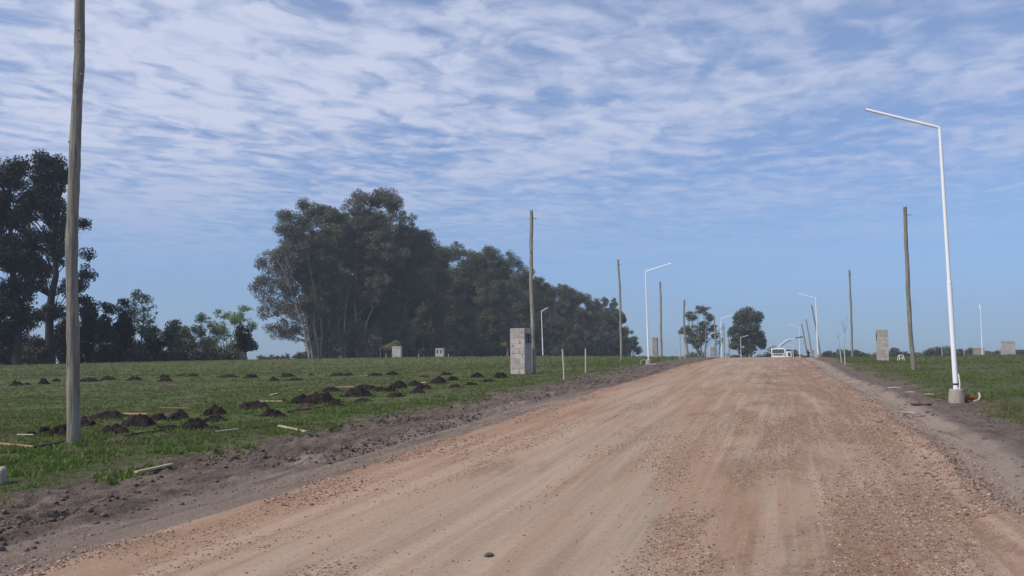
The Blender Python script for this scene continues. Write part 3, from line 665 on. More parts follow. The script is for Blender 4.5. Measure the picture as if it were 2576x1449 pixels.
# broken duct and cables on the ground next to the closest lamp
p = ground(2440, 1005, 20.2); m = MB(); m.tube([(-.18,0,.02),(-.05,.02,.10),(.10,.03,.09),(.22,.02,.03)], [.07,.075,.06,.03], 10); o = m.build('broken_duct', plain('orange_clay', (.20, .085, .035), .8), None, True); o.location = p
tag(o, 'orange brown broken duct lying right of the concrete lamp foot', 'duct')
m = MB(); m.tube([(.02,-.06,.01),(.14,-.05,.03),(.20,-.02,.11),(.20,.02,.20)], .022, 8); o = m.build('hose_end', GUARD, None, True); o.location = p+np.array([.02, -.02, 0]); tag(o, 'curved white hose end sticking up beside the broken duct', 'hose')
p = ground(1620, 920, 55); m = MB(); m.tube([(-.42,0,.0),(-.38,0,.25),(-.2,0,.33),(-.05,0,.2)], .028, 8); m.tube([(-.1,-.1,.02),(.5,-.5,.02)], .035, 8); o = m.build('bent_duct', CONC, None, True); o.location = p+np.array([.2, 0, 0]); tag(o, 'bent pale duct curling round the foot of the left lamp', 'duct')

# ------------------------------------------------------------------ block pillars
def pillar(px0, px1, ptop, pbase, Y, side, label, kind='block', depth=.45, courses=9, wins=None, yaw=R(-17.2)):
    """side: +1 shows its right flank, -1 its left flank"""
    A = atY(px0, pbase, Y); B = atY(px1, pbase, Y); Tp = atY((px0+px1)/2, ptop, Y); fx = (A[0]+B[0])/2
    rel = yaw+math.atan2(fx, Y); W = (B[0]-A[0])*math.cos(math.atan2(fx, Y))/math.cos(rel)
    cx = fx-math.sin(yaw)*depth/2; cy = Y+math.cos(yaw)*depth/2; g = gz(cx, cy); H = Tp[2]-g
    root = empty('block_pillar', (cx, cy, g), yaw, label=label, cat='pillar', group='concrete block pillars for meters')
    rs = random.Random(int(px0)); m = MB(); hh = (H+.0)/courses; nb = 2
    bm_, mm = (BLOCK, MORTAR) if kind == 'block' else (RENDER_, RENDER_)
    zc0 = -.15
    m.box((0, 0, (H-.01+zc0)/2), (W-.03, depth-.03, H-.01-zc0)); m.build('core', mm, root)
    m = MB()
    for c in range(courses):
        z0 = c*hh; z1 = (c+1)*hh-.008; off = (c % 2)
        xs = [-W/2, -W/2+W*(.33 if off else .66), W/2]
        for i in range(2):
            a, b = xs[i]+(.004 if i else 0), xs[i+1]-(.004 if i == 0 else 0)
            # recess for the meter openings
            ins = rs.random()*.008
            for yy in (-1,):
                m.box(((a+b)/2, -depth/2+.10+ins, (z0+z1)/2), (b-a, .2, z1-z0), bev=.008)
            m.box(((a+b)/2, depth/2-.10-ins, (z0+z1)/2), (b-a, .2, z1-z0), bev=.008)
        md = depth-.4-.008
        if md > .02: m.box((W/2-.08-rs.random()*.004, 0, (z0+z1)/2), (.16, md, z1-z0), bev=.006); m.box((-W/2+.08, 0, (z0+z1)/2), (.16, md, z1-z0), bev=.006)
    m.build('blockwork', bm_, root)
    m = MB()
    if kind == 'block':
        for k in range(9):      # mortar squeezed out of the joints
            z = (k+rs.random()*.5+.3)*hh; m.box((rs.uniform(-.42, .40)*W, -depth/2-.004, z), (W*rs.uniform(.05, .12), .03, hh*rs.uniform(.3, .8)), bev=.012)
        m.build('mortar_smears', MORTAR, root)
    m = MB(); rs2 = random.Random(5)
    m.tube([(0, 0, H-.004), (0, 0, H+.02)], 0.01, 4)
    if wins:
        for (sd_, cpos, zc, ww, hgt) in wins:      # meter boxes let into the blockwork
            m = MB(); t = .035
            if sd_ == 'front': X0, Y0 = cpos*W, -depth/2
            f = lambda a, z, sa, sz, dp, off: (m.box((X0+a, Y0-off+dp/2, z), (sa, dp, sz), bev=.004) if sd_ == 'front' else
                                              m.box((side*(W/2+off-dp/2), cpos*depth+a, z), (dp, sa, sz), bev=.004))
            z0 = zc*H
            f(-ww/2, z0, t, hgt, .08, .035); f(ww/2, z0, t, hgt, .08, .035); f(0, z0+hgt/2, ww+t, t, .075, .032); f(0, z0-hgt/2, ww+t, t, .075, .032)
            b1 = m.build('meter_box', DARKM, root)
            m = MB(); f(0, z0, ww-t-.004, hgt-t-.004, .02, .008 if kind == 'block' and side > 0 and Y < 60 else .006); m.build('door', PANEL if Y < 60 else DARKM, b1)
    return root
PANEL = plain('grey_panel', (.22, .25, .31), .35, .1, 4., .5)
pillar(1284,1320,825.5,943,43,1,'closest grey block pillar with two meter boxes, in front of the knotty pole',depth=.85,wins=[('side',-.18,.78,.20,.42),('side',.20,.78,.20,.42)],yaw=R(-27))
pillar(1642,1654,848.6,901,95,1,'smooth tall block pillar behind the second white lamp','plain',depth=.8)
pillar(1788,1798,873.5,903,148,1,'brownish block pillar right of the open eucalyptus','plain',depth=.7)
pillar(1826,1834,889,906,190,1,'tiny brown block pillar at the left edge of the dense eucalyptus','plain',depth=.7)
pillar(986,1008,871,906,188,1,'pale block pillar behind which the windblown palm stands',depth=.9)
pillar(1095,1115.5,876,905,189,1,'small pale pillar with two dark square openings',depth=.9,wins=[('front',-.24,.70,.34,.62),('front',.22,.70,.34,.62)])
pillar(2209.5,2237,829,908.5,62,-1,'tall grey block pillar in the right field with a dark box on its left flank',depth=.9,wins=[('side',-.1,.78,.22,.5)])
pillar(2451,2478,875,898.5,112,-1,'low brown grey pillar right behind the thin far lamp','plain',depth=.7)
pillar(2523,2556,858,899,112,-1,'wide grey pillar at the right picture edge with two pale spots',depth=.7,wins=None)
pillar(2041,2049.5,880.7,906,158,-1,'small pale pillar between the leaning poles beyond the crest','plain',depth=.8)
for dx, l in ((-.42, 'white insulator knob on the wide pillar, left one'), (.36, 'white insulator knob on the wide pillar, right one')): pass

# ------------------------------------------------------------------ saplings and their tubes
def sapling(base, gtop, top, Y, label, r=.05, fork=None, glabel=None):
    B = atY(base[0], base[1], Y); g = gz(B[0], B[1]); gb = np.array([B[0], B[1], g]); root = empty('sapling', gb, label=label, cat='sapling', group='staked saplings')
    Gt = Vector(atY(gtop[0], gtop[1], Y)-gb)
    m = MB(); m.tube([(0, 0, -.1), Gt*.5+Vector((.01, 0, 0)), Gt], r, 10); m.build('tube_guard', GUARD, root, True)
    if top:
        m = MB(); tops = [top]+([fork] if fork else []); f0 = None
        for i, tp in enumerate(tops):
            Tv = Vector(atY(tp[0], tp[1], Y)-gb); mid = Gt.lerp(Tv, .45)
            if f0 is None: f0 = mid.copy(); pts = [Gt*.6, Gt, Gt.lerp(mid, .5)+Vector((.03, 0, 0)), mid, Tv]
            else: pts = [f0, f0.lerp(Tv, .5)+Vector((.02, 0, 0)), Tv]
            k = len(pts); m.tube(pts, [r*.38*(1-.75*j/(k-1)) for j in range(k)], 6)
            rs = random.Random(int(base[0])+i)
            for j in range(7):
                a = mid.lerp(Tv, rs.random()); d = Vector((rs.uniform(-1, 1), rs.uniform(-1, 1), 1.2)).normalized()*rs.uniform(.2, .45)*(Y/36)**.3; m.tube([a, a+d], [r*.13, r*.05], 4)
        m.build('stem', BARK, root)
    return root
sapling((1419,958),(1415,879),(1421,825),36,'closest sapling in a white tube, nearest the road left side',.034)
sapling((1473,946),(1473,877),(1470,822),42,'second sapling in a white tube, right of the closest one',.035,fork=(1483,833))
sapling((1711,907),(1711,872),(1710.5,848),78,'left sapling of the pair beside the bent pole',.055)
sapling((1724,905),(1722,875),(1721,849),82,'right sapling of the pair beside the bent pole',.055)
sapling((2117,911),(2112,873),(2108,839),58,'thin right verge sapling, left one of the pair beyond the verge',.035)
sapling((2126,916),(2123.5,873),(2129,799),54,'forked sapling on the right verge, nearer one of the pair',.035,fork=(2119,805))
for bx, ty, by, Y, l in [(971,889,906,187,'white tube post left of the windblown palm'),(1053,890,905,187,'white tube post between the two small pale pillars'),(1128,890.5,905,187,'white tube post right of the pillar with two openings'),
                         (2370.5,871,899,100,'white tube post in the right field between lamp and tall pole'),(2426,881,899,104,'faint white tube post right of the near white lamp'),(2519.5,881,899,106,'white tube post touching the wide right pillar')]:
    B = atY(bx, by, Y); g = gz(B[0], B[1]); Tz = atY(bx, ty, Y)[2]-g; m = MB(); r = .08 if Y > 150 else .045
    m.tube([(0, 0, -.2), (.01, 0, Tz*.5), (0, 0, Tz)], [r, r*.95, r*.9], 8); o = m.build('tube_post', GUARD, None, True); o.location = (B[0], B[1], g); tag(o, l, 'post', 'white tube posts')
# small white frame left lying in the right field
p = ground(2269, 908, 61); m = MB()
for sx in (-1, 1): m.tube([(sx*.19, 0, 0), (sx*.13, .02, .42)], .022, 6); m.tube([(sx*.19, .3, 0), (sx*.13, .25, .42)], .022, 6)
m.tube([(-.13, .02, .42), (.13, .02, .42)], .022, 6); m.tube([(-.16, .01, .2), (.16, .01, .2)], .022, 6); m.tube([(-.13, .25, .42), (.13, .25, .42)], .022, 6)
o = m.build('metal_frame', WHITE); o.location = p; tag(o, 'little white tube frame standing in the grass beside the tall right pillar', 'frame')
# lapwing in the grass
p = ground(2312, 936, 43); root = empty('bird', p, .6, label='small dark and white bird standing in the grass right of the hooked pole', cat='bird')
BW = plain('bird_plumage', (.10, .09, .09), .9, .5, 20.); V = []
m = MB(); m.tube([(-.15,0,.12),(-.09,0,.145),(-.02,0,.16),(.05,0,.175),(.085,0,.205),(.11,0,.245),(.135,0,.262),(.155,0,.262),(.185,0,.258)], [.006,.028,.052,.052,.035,.022,.027,.017,.004], 10); m.build('body', BW, root, True)
for s in (-1, 1):
    m = MB(); m.tube([(0, s*.022, .13), (-.012, s*.024, .07), (.004, s*.024, 0)], .006, 5); m.tube([(.004, s*.024, .004), (.04, s*.03, .004)], .005, 4); m.build('leg', RUST, root)
m = MB(); m.tube([(-.06,0,.105),(0,0,.108),(.05,0,.13)], [.02,.034,.02], 8); m.build('belly', WHITE, root, True)

# ------------------------------------------------------------------ crane truck
tY = 143.; tp = atY(1958.3, 901, tY); tg = gz(tp[0], tp[1]); ang = -math.atan(SL)       # faces the camera, straight down the road
truck = empty('crane_truck', (tp[0], tp[1], tg), ang, label='white flatbed crane truck with open door setting a pole at the crest', cat='truck')
GLASS = plain('windscreen_glass', (.05, .07, .08), .12, .3, 2., .6, bump=0); YEL = plain('yellow_band', (.45, .42, .10), .6, .2, 5.); TW = plain('truck_white', (.72, .72, .70), .45, .06, 2., .5, bump=0)
top = atY(1958, 876.5, tY)[2]-tg; cw = 2.2     # cab height, width
m = MB(); zb = .86; L_ = 1.7
prof_ = [(0, zb), (-.02, zb+.58), (.16, top-.12), (.26, top), (L_, top), (L_, zb)]      # side outline of the cab, y from the nose
V = [(-cw/2, a, b) for a, b in prof_]+[(cw/2, a, b) for a, b in prof_]; n = len(prof_)
m.add(V, [tuple(range(n)), tuple(range(2*n-1, n-1, -1))]+[(i, i+n, (i+1) % n+n, (i+1) % n) for i in range(n)]); cab = m.build('cab', TW, truck)
md = cab.modifiers.new('b', 'BEVEL'); md.width = .06; md.segments = 2
def slope_y(z): return -.02+(z-(zb+.58))/(top-.12-(zb+.58))*.18
z0, z1 = zb+.53, top-.13; m = MB(); m.add([(-cw/2+.12, slope_y(z0)-.015, z0), (cw/2-.12, slope_y(z0)-.015, z0), (cw/2-.16, slope_y(z1)-.015, z1), (-cw/2+.16, slope_y(z1)-.015, z1),
   (-cw/2+.12, slope_y(z0)+.02, z0), (cw/2-.12, slope_y(z0)+.02, z0), (cw/2-.16, slope_y(z1)+.02, z1), (-cw/2+.16, slope_y(z1)+.02, z1)], [(0,1,2,3), (4,7,6,5), (0,4,5,1), (1,5,6,2), (2,6,7,3), (3,7,4,0)]); m.build('windscreen', GLASS, truck)
m = MB(); m.box((0, -.035, zb+.37), (cw*.56, .03, .12)); m.build('badge_band', YEL, truck)
m = MB(); m.box((0, -.02, zb+.27), (cw*.9, .05, .2))
for i in range(4): m.box((0, -.05, zb+.20+.05*i), (cw*.6, .03, .014))
m.build('grille', DARKM, truck)
m = MB(); m.box((0, -.12, zb-.06), (cw+.02, .2, .24), bev=.04); m.build('bumper', TW, truck)
for s in (-1, 1):
    m = MB(); m.tube([(s*.82, -.055, zb+.27), (s*.82, -.08, zb+.27)], .10, 14); m.build('headlight', plain('headlight_glass', (.6, .6, .58), .15, .05, 3.) if s < 0 else bpy.data.materials['headlight_glass'], truck)
m = MB(); m.box((-cw/2-.13, .1, top-.45), (.14, .05, .42), bev=.02); m.tube([(-cw/2, .15, top-.25), (-cw/2-.13, .1, top-.25)], .02, 6); m.build('mirror', DARKM, truck)
# open driver's door, swung out on the right of the picture
dr = empty  # (doors are meshes)
m = MB(); dx0 = cw/2+.03
m.box((dx0+.5, .18, zb+.32), (.98, .06, .95), bev=.05); m.tube([(dx0+.05, .18, zb+.8), (dx0+.12, .18, top-.12), (dx0+.92, .18, top-.12), (dx0+.97, .18, zb+.8)], .03, 6)
door = m.build('door', TW, truck); m = MB(); m.box((dx0+.52, .18, (zb+.8+top-.14)/2), (.76, .012, top-.22-zb-.8)); m.build('window', GLASS, door)
m = MB(); m.box((dx0+.62, .142, zb+.3), (.4, .014, .62), bev=.005); m.build('inner_panel', DARKM, door)
m = MB(); m.box((-.42, 3.9, .75), (.16, 6.6, .22)); m.box((.42, 3.9, .75), (.16, 6.6, .22)); m.build('chassis', DARKM, truck)
m = MB(); m.box((0, 5.1, 1.0), (2.3, 4.6, .16), bev=.02); m.box((0, 2.85, 1.35), (2.3, .1, .6)); m.build('flatbed', DARKM, truck)
WH = plain('tyre_rubber', (.025, .025, .025), .9)
for y in (.75, 4.6, 5.8):
    for s in (-1, 1):
        m = MB(); m.tube([(s*.72, y, .48), (s*.78, y, .48), (s*1.02, y, .48), (s*1.06, y, .48)], [.40, .48, .48, .42], 20); wl_ = m.build('wheel', WH, truck)
        m = MB(); m.tube([(s*1.04, y, .48), (s*1.075, y, .48)], [.24, .22], 16); m.build('rim', TW, wl_)
# hydraulic crane behind the cab
def loc(px, py, y):       # survey line to truck coordinates
    q = atY(px, py, tY+y) - np.array([tp[0], tp[1], tg]); c, s = math.cos(-ang), math.sin(-ang); return Vector((q[0]*c-q[1]*s, q[0]*s+q[1]*c, q[2]))
P0 = loc(1957.6, 878, 2.2); P1 = loc(1958.8, 871, 2.2); P2 = loc(1980, 855, 2.2); P3 = loc(2000, 850.5, 2.2); P4 = loc(2013, 848.2, 2.2); P5 = loc(2020, 847.2, 2.2)
def beam(m, a, b, w0, w1):
    d = (b-a); q = d.to_track_quat('X', 'Y').to_matrix(); L2 = d.length; V = []
    for xx, wd in ((0, w0), (L2, w1)):
        for s1 in (-1, 1):
            for s2 in (-1, 1): V.append(tuple(q @ Vector((xx, s1*wd*.7, s2*wd))+a))
    m.add(V, [(0,1,3,2), (4,6,7,5), (0,4,5,1), (2,3,7,6), (0,2,6,4), (1,5,7,3)])
m = MB(); beam(m, Vector((P0.x, P0.y, 1.)), P1, .14, .11); cr = m.build('crane_column', TW, truck)
m = MB(); beam(m, P1, P2, .10, .15); m.build('crane_boom', TW, truck)
m = MB(); beam(m, P2-Vector((.15, 0, 0)), P3, .15, .12); m.build('outer_boom', TW, truck)
m = MB(); beam(m, P3+Vector((0,0,-.02)), P4, .12, .10); m.build('boom_extension', DARKM, truck)
m = MB(); beam(m, P4, P5, .17, .11); m.build('boom_head', DARKM, truck)
m = MB(); m.tube([P1.lerp(P2, .25)-Vector((0, 0, .22)), P1.lerp(P2, .95)-Vector((-.1, 0, .30)), P2.lerp(P3, .5)-Vector((0, 0, .22))], .05, 8); m.build('hydraulic_ram', DARKM, truck)
m = MB(); m.tube([P5, P5-Vector((0, 0, .9)), P5-Vector((-.1, 0, 1.3))], .018, 6); m.build('sling_rope', BLACKC, truck)
# poles stacked on the bed: each one a thing of its own
M0 = Matrix.Translation((tp[0], tp[1], tg)) @ Matrix.Rotation(ang, 4, 'Z')
for i, (lx, lz, t2) in enumerate([(-1.25, 2.15, -.45), (-1.0, 2.38, -.4), (-.72, 2.62, -.2), (-.42, 2.62, .0), (-1.15, 1.85, -.35), (-.6, 2.35, -.15)]):
    a = M0 @ Vector((lx, 1.85, lz)); b = M0 @ Vector((lx+t2*1.6, 8.6, lz-.1)); m = MB(); m.tube([(0, 0, 0), (b-a)*.5+Vector((0, 0, .03)), (b-a)], [.12, .115, .09], 10, True, .08)
    o = m.build('loaded_pole', WOOD, None, True); o.location = a
    tag(o, ['outermost left log end on the truck bed','second log from the left on the truck bed','highest log on the truck bed left of the crane','log on the truck bed touching the crane column','lowest left log on the truck bed','hidden middle log on the truck bed'][i], 'log', 'wooden poles loaded on the truck')
# worker steadying the pole
def skin_body(name, pts, edges, rad, m, parent):
    me = bpy.data.meshes.new(name); me.from_pydata(pts, edges, []); o = bpy.data.objects.new(name, me); C.objects.link(o); o.parent = parent; me.materials.append(m)
    md = o.modifiers.new('skin', 'SKIN'); md.use_smooth_shade = True
    for i, r in enumerate(rad): me.skin_vertices[0].data[i].radius = (r[0], r[1]) if isinstance(r, tuple) else (r, r)
    me.skin_vertices[0].data[0].use_root = True
    sb = o.modifiers.new('sub', 'SUBSURF'); sb.levels = sb.render_levels = 1; return o
q = atY(2034.5, 905, 136.); q[2] = gz(q[0], q[1])
wk = empty('person', q, label='worker in dark red and black clothes stooping at the foot of the crane held pole', cat='person')
CL = plain('dark_red_overalls', (.055, .022, .022), .9, .4, 4.); SK = plain('skin', (.35, .2, .14), .7)
pt = [(0,0,.95),(.03,0,1.12),(.0,-.02,1.32),(-.06,-.03,1.46),(-.09,-.04,1.55),(-.10,-.05,1.66),   # 0-5 pelvis..head
      (.11,0,.90),(.14,-.03,.50),(.13,.03,.08),(.14,-.14,.04),  (-.10,0,.90),(-.16,-.04,.50),(-.13,.03,.08),(-.15,-.14,.04),
      (.16,-.02,1.40),(.20,-.10,1.14),(.0,-.26,1.12), (-.20,-.04,1.40),(-.30,-.14,1.16),(-.16,-.32,1.20)]
ed = [(0,1),(1,2),(2,3),(3,4),(4,5),(0,6),(6,7),(7,8),(8,9),(0,10),(10,11),(11,12),(12,13),(3,14),(14,15),(15,16),(3,17),(17,18),(18,19)]
rd = [(.16,.12),(.15,.11),(.18,.12),(.13,.09),.055,.095,.10,.075,.055,.045,.10,.075,.055,.045,.07,.055,.04,.07,.055,.04]
skin_body('body', pt, ed, rd, CL, wk)
m = MB(); m.tube([(-.10,-.05,1.60),(-.10,-.05,1.68),(-.10,-.045,1.75),(-.10,-.045,1.79)], [.105,.125,.115,.05], 14); m.tube([(-.10,-.15,1.685),(-.10,-.24,1.67)], [.06,.05], 8); m.build('cap', DARKM, wk, True)
m = MB(); m.tube([(-.10,-.125,1.56),(-.10,-.135,1.62),(-.10,-.125,1.67)], [.05,.065,.05], 10); m.tube([(-.10,-.19,1.62),(-.10,-.20,1.605)], [.012,.016], 6); m.build('face', SK, wk, True)
for hx, hy, hz in ((.0,-.26,1.12), (-.16,-.32,1.20)):
    m = MB(); m.tube([(hx, hy, hz), (hx-.03, hy-.06, hz), (hx-.05, hy-.09, hz)], [.03, .04, .03], 8)
    for f in range(4): m.tube([(hx-.05, hy-.09, hz-.03+.02*f), (hx-.10, hy-.10, hz-.03+.02*f), (hx-.12, hy-.06, hz-.03+.02*f)], .009, 5)
    m.tube([(hx-.02, hy-.05, hz+.035), (hx-.05, hy-.09, hz+.06)], .010, 5); m.build('hand', SK, wk)

# ------------------------------------------------------------------ trees
def leaf_quads(Cn, size, asp=.45, droop=0., rs=None):
    n = len(Cn); a = rs.normal(size=(n, 3)); a[:, 2] = a[:, 2]*(1-.3*droop)-droop*1.6; a /= np.linalg.norm(a, axis=1)[:, None]
    b = np.cross(a, rs.normal(size=(n, 3))); b /= np.linalg.norm(b, axis=1)[:, None]+1e-9
    s = (size*(.6+.8*rs.random(n)))[:, None]
    V = np.stack([Cn-a*s, Cn+b*s*asp, Cn+a*s, Cn-b*s*asp], 1); return V.reshape(-1, 3)
def make_tree(name, base, Y, blobs, leafm, barkm, label=None, cat='tree', group=None, seed=1, clump=1.3, per=90, leaf=.3, nper=.5, trunk_r=.3, stems=1,
              droop=.0, depth=.8, twigs=True, splay=.0, trunk_to=None, flat=.75, fill=0., crown='crown', tx=None, nmax=90):
    """blobs: (px, py, rx, ry) foliage masses, given in survey units at distance Y and turned into metres round the trunk"""
    rs = np.random.default_rng(seed); k = Y/F
    B = atY(base[0], base[1], Y); g = float(gz(B[0], B[1])); root = empty(name, (B[0], B[1], g), label=label, cat=cat, group=group)
    O = np.array([B[0], B[1], g]); cl = []; par = []
    for bi, b in enumerate(blobs):
        c = atY(b[0], b[1], Y)-O; rx, ry = b[2]*k, b[3]*k; rd_ = rx*depth
        n = max(3, min(nmax, int(nper*rx*ry*5.2/clump**1.5)))
        v = rs.normal(size=(n, 3)); v /= np.linalg.norm(v, axis=1)[:, None]; v *= (rs.random(n)**(.42))[:, None]
        q = c+v*np.array([max(rx-clump*.55, rx*.3), rd_, max(ry-clump*.5*flat, ry*.3)]); cl.append(q); par += [bi]*n
    cl = np.concatenate(cl); cl[:, 2] = np.maximum(cl[:, 2], .4)
    V = []
    for q in cl:
        cr = clump*(.32+.95*rs.random()); n = int(per*cr*cr/clump**2)
        v = rs.normal(size=(n, 3)); v /= np.linalg.norm(v, axis=1)[:, None]; v *= (rs.random(n)**.45)[:, None]
        V.append(q+v*np.array([cr, cr, cr*flat]))
    V = np.concatenate(V)
    if droop: V[:, 2] -= droop*.5*np.abs(rs.normal(size=len(V)))
    Q = leaf_quads(V, leaf, .5, droop, rs)
    # limbs
    m = MB(); random.seed(seed); H = cl[:, 2].max(); tt = trunk_to or .72; cxm = cl[:, 0].mean() if tx is None else tx; cym = cl[:, 1].mean()
    stem_pts = []
    for s in range(stems):
        a = 6.283*s/stems+rs.random(); sp = splay*H*(.6+.6*rs.random()) if stems > 1 else 0
        end = np.array([cxm*.9+math.cos(a)*sp, cym*.5+math.sin(a)*sp, H*tt*(.85+.25*rs.random())]); st = np.array([math.cos(a), math.sin(a), 0])*trunk_r*(1.6 if stems > 1 else 0)
        pts = []; N = 9
        for i in range(N):
            t = i/(N-1); p = st*(1-t)+end*t**1.0; p[:2] = st[:2]*(1-t)+end[:2]*(t**1.5)+rs.normal(size=2)*H*.006*(0 < i); p[2] = -0.4*(i == 0)+end[2]*t; pts.append(p)
        r = [trunk_r*(1.25 if i == 0 else 1)*(1-.72*i/(N-1))/(1 if stems == 1 else 1.5) for i in range(N)]
        m.tube(pts, r, 8, True, .12); stem_pts += list(zip(pts, r))
    SP = np.array([p for p, r in stem_pts]); SR = [r for p, r in stem_pts]
    order = rs.permutation(len(cl))[:int(min(len(cl), 120))]
    for j in order:
        q = cl[j]; cand = np.where((SP[:, 2] < q[2]-.05*H) & (SP[:, 2] > .12*H))[0]
        if len(cand) == 0: cand = np.arange(min(3, len(SP)))
        d = np.linalg.norm(SP[cand]-q, axis=1)+np.abs(SP[cand][:, 2]-(q[2]*.72)); i = cand[int(np.argmin(d))]; p0 = SP[i]
        mid = p0*.5+q*.5; mid[2] -= .05*np.linalg.norm(q-p0)*(1 if rs.random() < .5 else -1); mid[:2] += rs.normal(size=2)*.04*np.linalg.norm(q-p0)
        r0 = min(SR[i]*.5, .035+.016*np.linalg.norm(q-p0)); m.tube([p0, mid, q], [r0, r0*.6, r0*.25], 5)
        if twigs:
            for _ in range(3): m.tube([q, q+rs.normal(size=3)*clump*.55], [r0*.25, r0*.08], 4)
    m.build('trunk', barkm, root, True)
    mesh_obj(crown, Q, np.arange(len(Q)).reshape(-1, 4), leafm, root)
    return root
TG = 'trees of the dark wood'
# left group: tall dark pines and the hedge of shrubs beyond the pole
LG = 'tall dark pines at the left edge'
make_tree('pine_tree', (126,916), 112, [(128,440,52,38),(95,470,50,45),(155,450,30,40),(70,520,40,50),(135,520,55,45),(170,580,40,40),(210,560,14,16),(95,600,45,40),(150,640,60,35),(222,645,16,20),(215,690,16,30),(90,690,45,35),(120,400,45,22),(60,620,45,60),(75,700,45,50),(180,720,40,40),(140,780,40,25),(210,770,28,30),(85,800,30,30)],
          L_PINE, BARK_D, 'tall dark pine with a thick bare trunk just left of the closest pole', 'tree', LG, 3, 1.05, 230, .15, .8, .62, droop=.15, tx=.2, trunk_to=.86)
make_tree('pine_tree', (42,914), 104, [(30,440,50,40),(-30,450,60,50),(-10,530,70,60),(55,560,30,50),(20,640,60,60),(-50,620,60,70),(40,730,50,50),(-20,760,70,60),(60,810,35,40),(0,840,50,40),(40,420,40,30),(-30,560,70,70),(60,660,45,45),(70,500,35,45),(10,780,80,60)],
          L_PINE, BARK_D, 'leftmost tall dark pine, cut by the picture edge', 'tree', LG, 4, 1.2, 240, .16, .8, .55, droop=.15, trunk_to=.86)
SH = 'bushes and small trees behind the left field'
def shrub(px, top, wpx, Y, label, leafm, seed, base=916, bark=BARK_D, **k):
    h = base-top; bl = [(px, top+h*.28, wpx*.62, h*.27), (px-wpx*.3, top+h*.52, wpx*.6, h*.28), (px+wpx*.32, top+h*.55, wpx*.58, h*.28), (px, top+h*.78, wpx*1.05, h*.22), (px, top+h*.93, wpx*1.0, h*.12)]
    a = dict(clump=.95, per=150, leaf=.17, nper=1.0, trunk_r=.16); a.update(k)
    return make_tree(k.pop('name_', 'shrub') if False else 'bushy_tree', (px, base), Y, bl, leafm, bark, label, 'tree', SH, seed, **a)
shrub(225,735,38,116,'dark dense shrub directly right of the closest pole',L_DARK,21)
shrub(268,752,34,114,'dark rounded shrub second right of the closest pole',L_DARK,22)
shrub(312,748,38,118,'dark pointed shrub left of the airy willow',L_DARK,23)
shrub(165,790,40,118,'dark undergrowth tree behind the thick pine trunk',L_DARK,24)
shrub(20,800,60,116,'dark undergrowth tree below the leftmost pine',L_DARK,25)
shrub(90,840,50,112,'low brown green bush at the foot of the pines',L_BRUSH,26)
shrub(382,822,34,120,'dark low bush under the airy willow',L_DARK,28)
shrub(435,795,36,122,'grey green bush in the middle of the left tree row',L_GREY,29)
shrub(482,858,44,118,'low brown thicket in the middle of the left tree row',L_BRUSH,30,per=60)
shrub(350,862,50,116,'low brown thicket below the airy willow',L_BRUSH,31,per=70)
shrub(555,868,40,121,'low brown thicket under the pale green trees',L_BRUSH,33,per=50)
shrub(465,815,34,134,'mid green bush left of the thin grey green tree',L_GREY,34)
shrub(530,838,30,136,'low green bush below the pale green pair',L_GREY,35)
shrub(590,850,30,137,'low green bush left of the dark rounded shrub',L_GREY,36)
make_tree('willow_tree', (350,916), 119, [(362,748,30,24),(348,785,34,28),(382,790,26,30),(370,835,30,26),(392,835,14,22)], L_GREY, BARK, 'airy grey green willow rising above the dark shrubs', 'tree', SH, 41, .9, 120, .15, .6, .16, droop=.35)
make_tree('deciduous_tree', (512,912), 124, [(508,800,34,18),(500,835,32,22),(535,825,24,24),(515,865,30,22)], L_GREY, BARK, 'thin grey green tree with bare limbs left of the pale green pair', 'tree', SH, 42, .8, 100, .15, .55, .14, stems=3, splay=.16)
make_tree('deciduous_tree', (570,912), 126, [(556,790,26,16),(545,820,24,22),(585,800,22,22),(570,840,30,20)], L_LITE, BARK_P, 'pale yellow green tree with visible limbs, left one of the pair', 'tree', SH, 43, .75, 95, .14, .55, .15, stems=4, splay=.20)
make_tree('deciduous_tree', (606,912), 128, [(618,780,26,18),(600,800,24,26),(632,812,14,20)], L_LITE, BARK_P, 'pale yellow green tree above the dark round shrub, right one of the pair', 'tree', SH, 44, .75, 95, .14, .55, .15, stems=3, splay=.16)
make_tree('round_shrub', (618,905), 122, [(618,845,28,22),(612,870,28,20),(632,868,20,18),(606,825,14,12)], L_DARK, BARK_D, 'dark rounded shrub at the right end of the left tree row', 'shrub', SH, 45, .8, 150, .16, .9, .16)
for i, (bx, bt, bw) in enumerate([(675,893,30),(715,890,26),(752,886,22)]):
    make_tree('low_bush', (bx, 910), 185, [(bx, (bt+912)/2, bw, (914-bt)/2)], L_BRUSH, BARK, ['low scrub left of the wood, leftmost patch','low scrub left of the wood, middle patch','low scrub touching the left trunks of the wood'][i], 'bush', 'scrub on the skyline left of the wood', 50+i, .7, 45, .2, .9, .05)

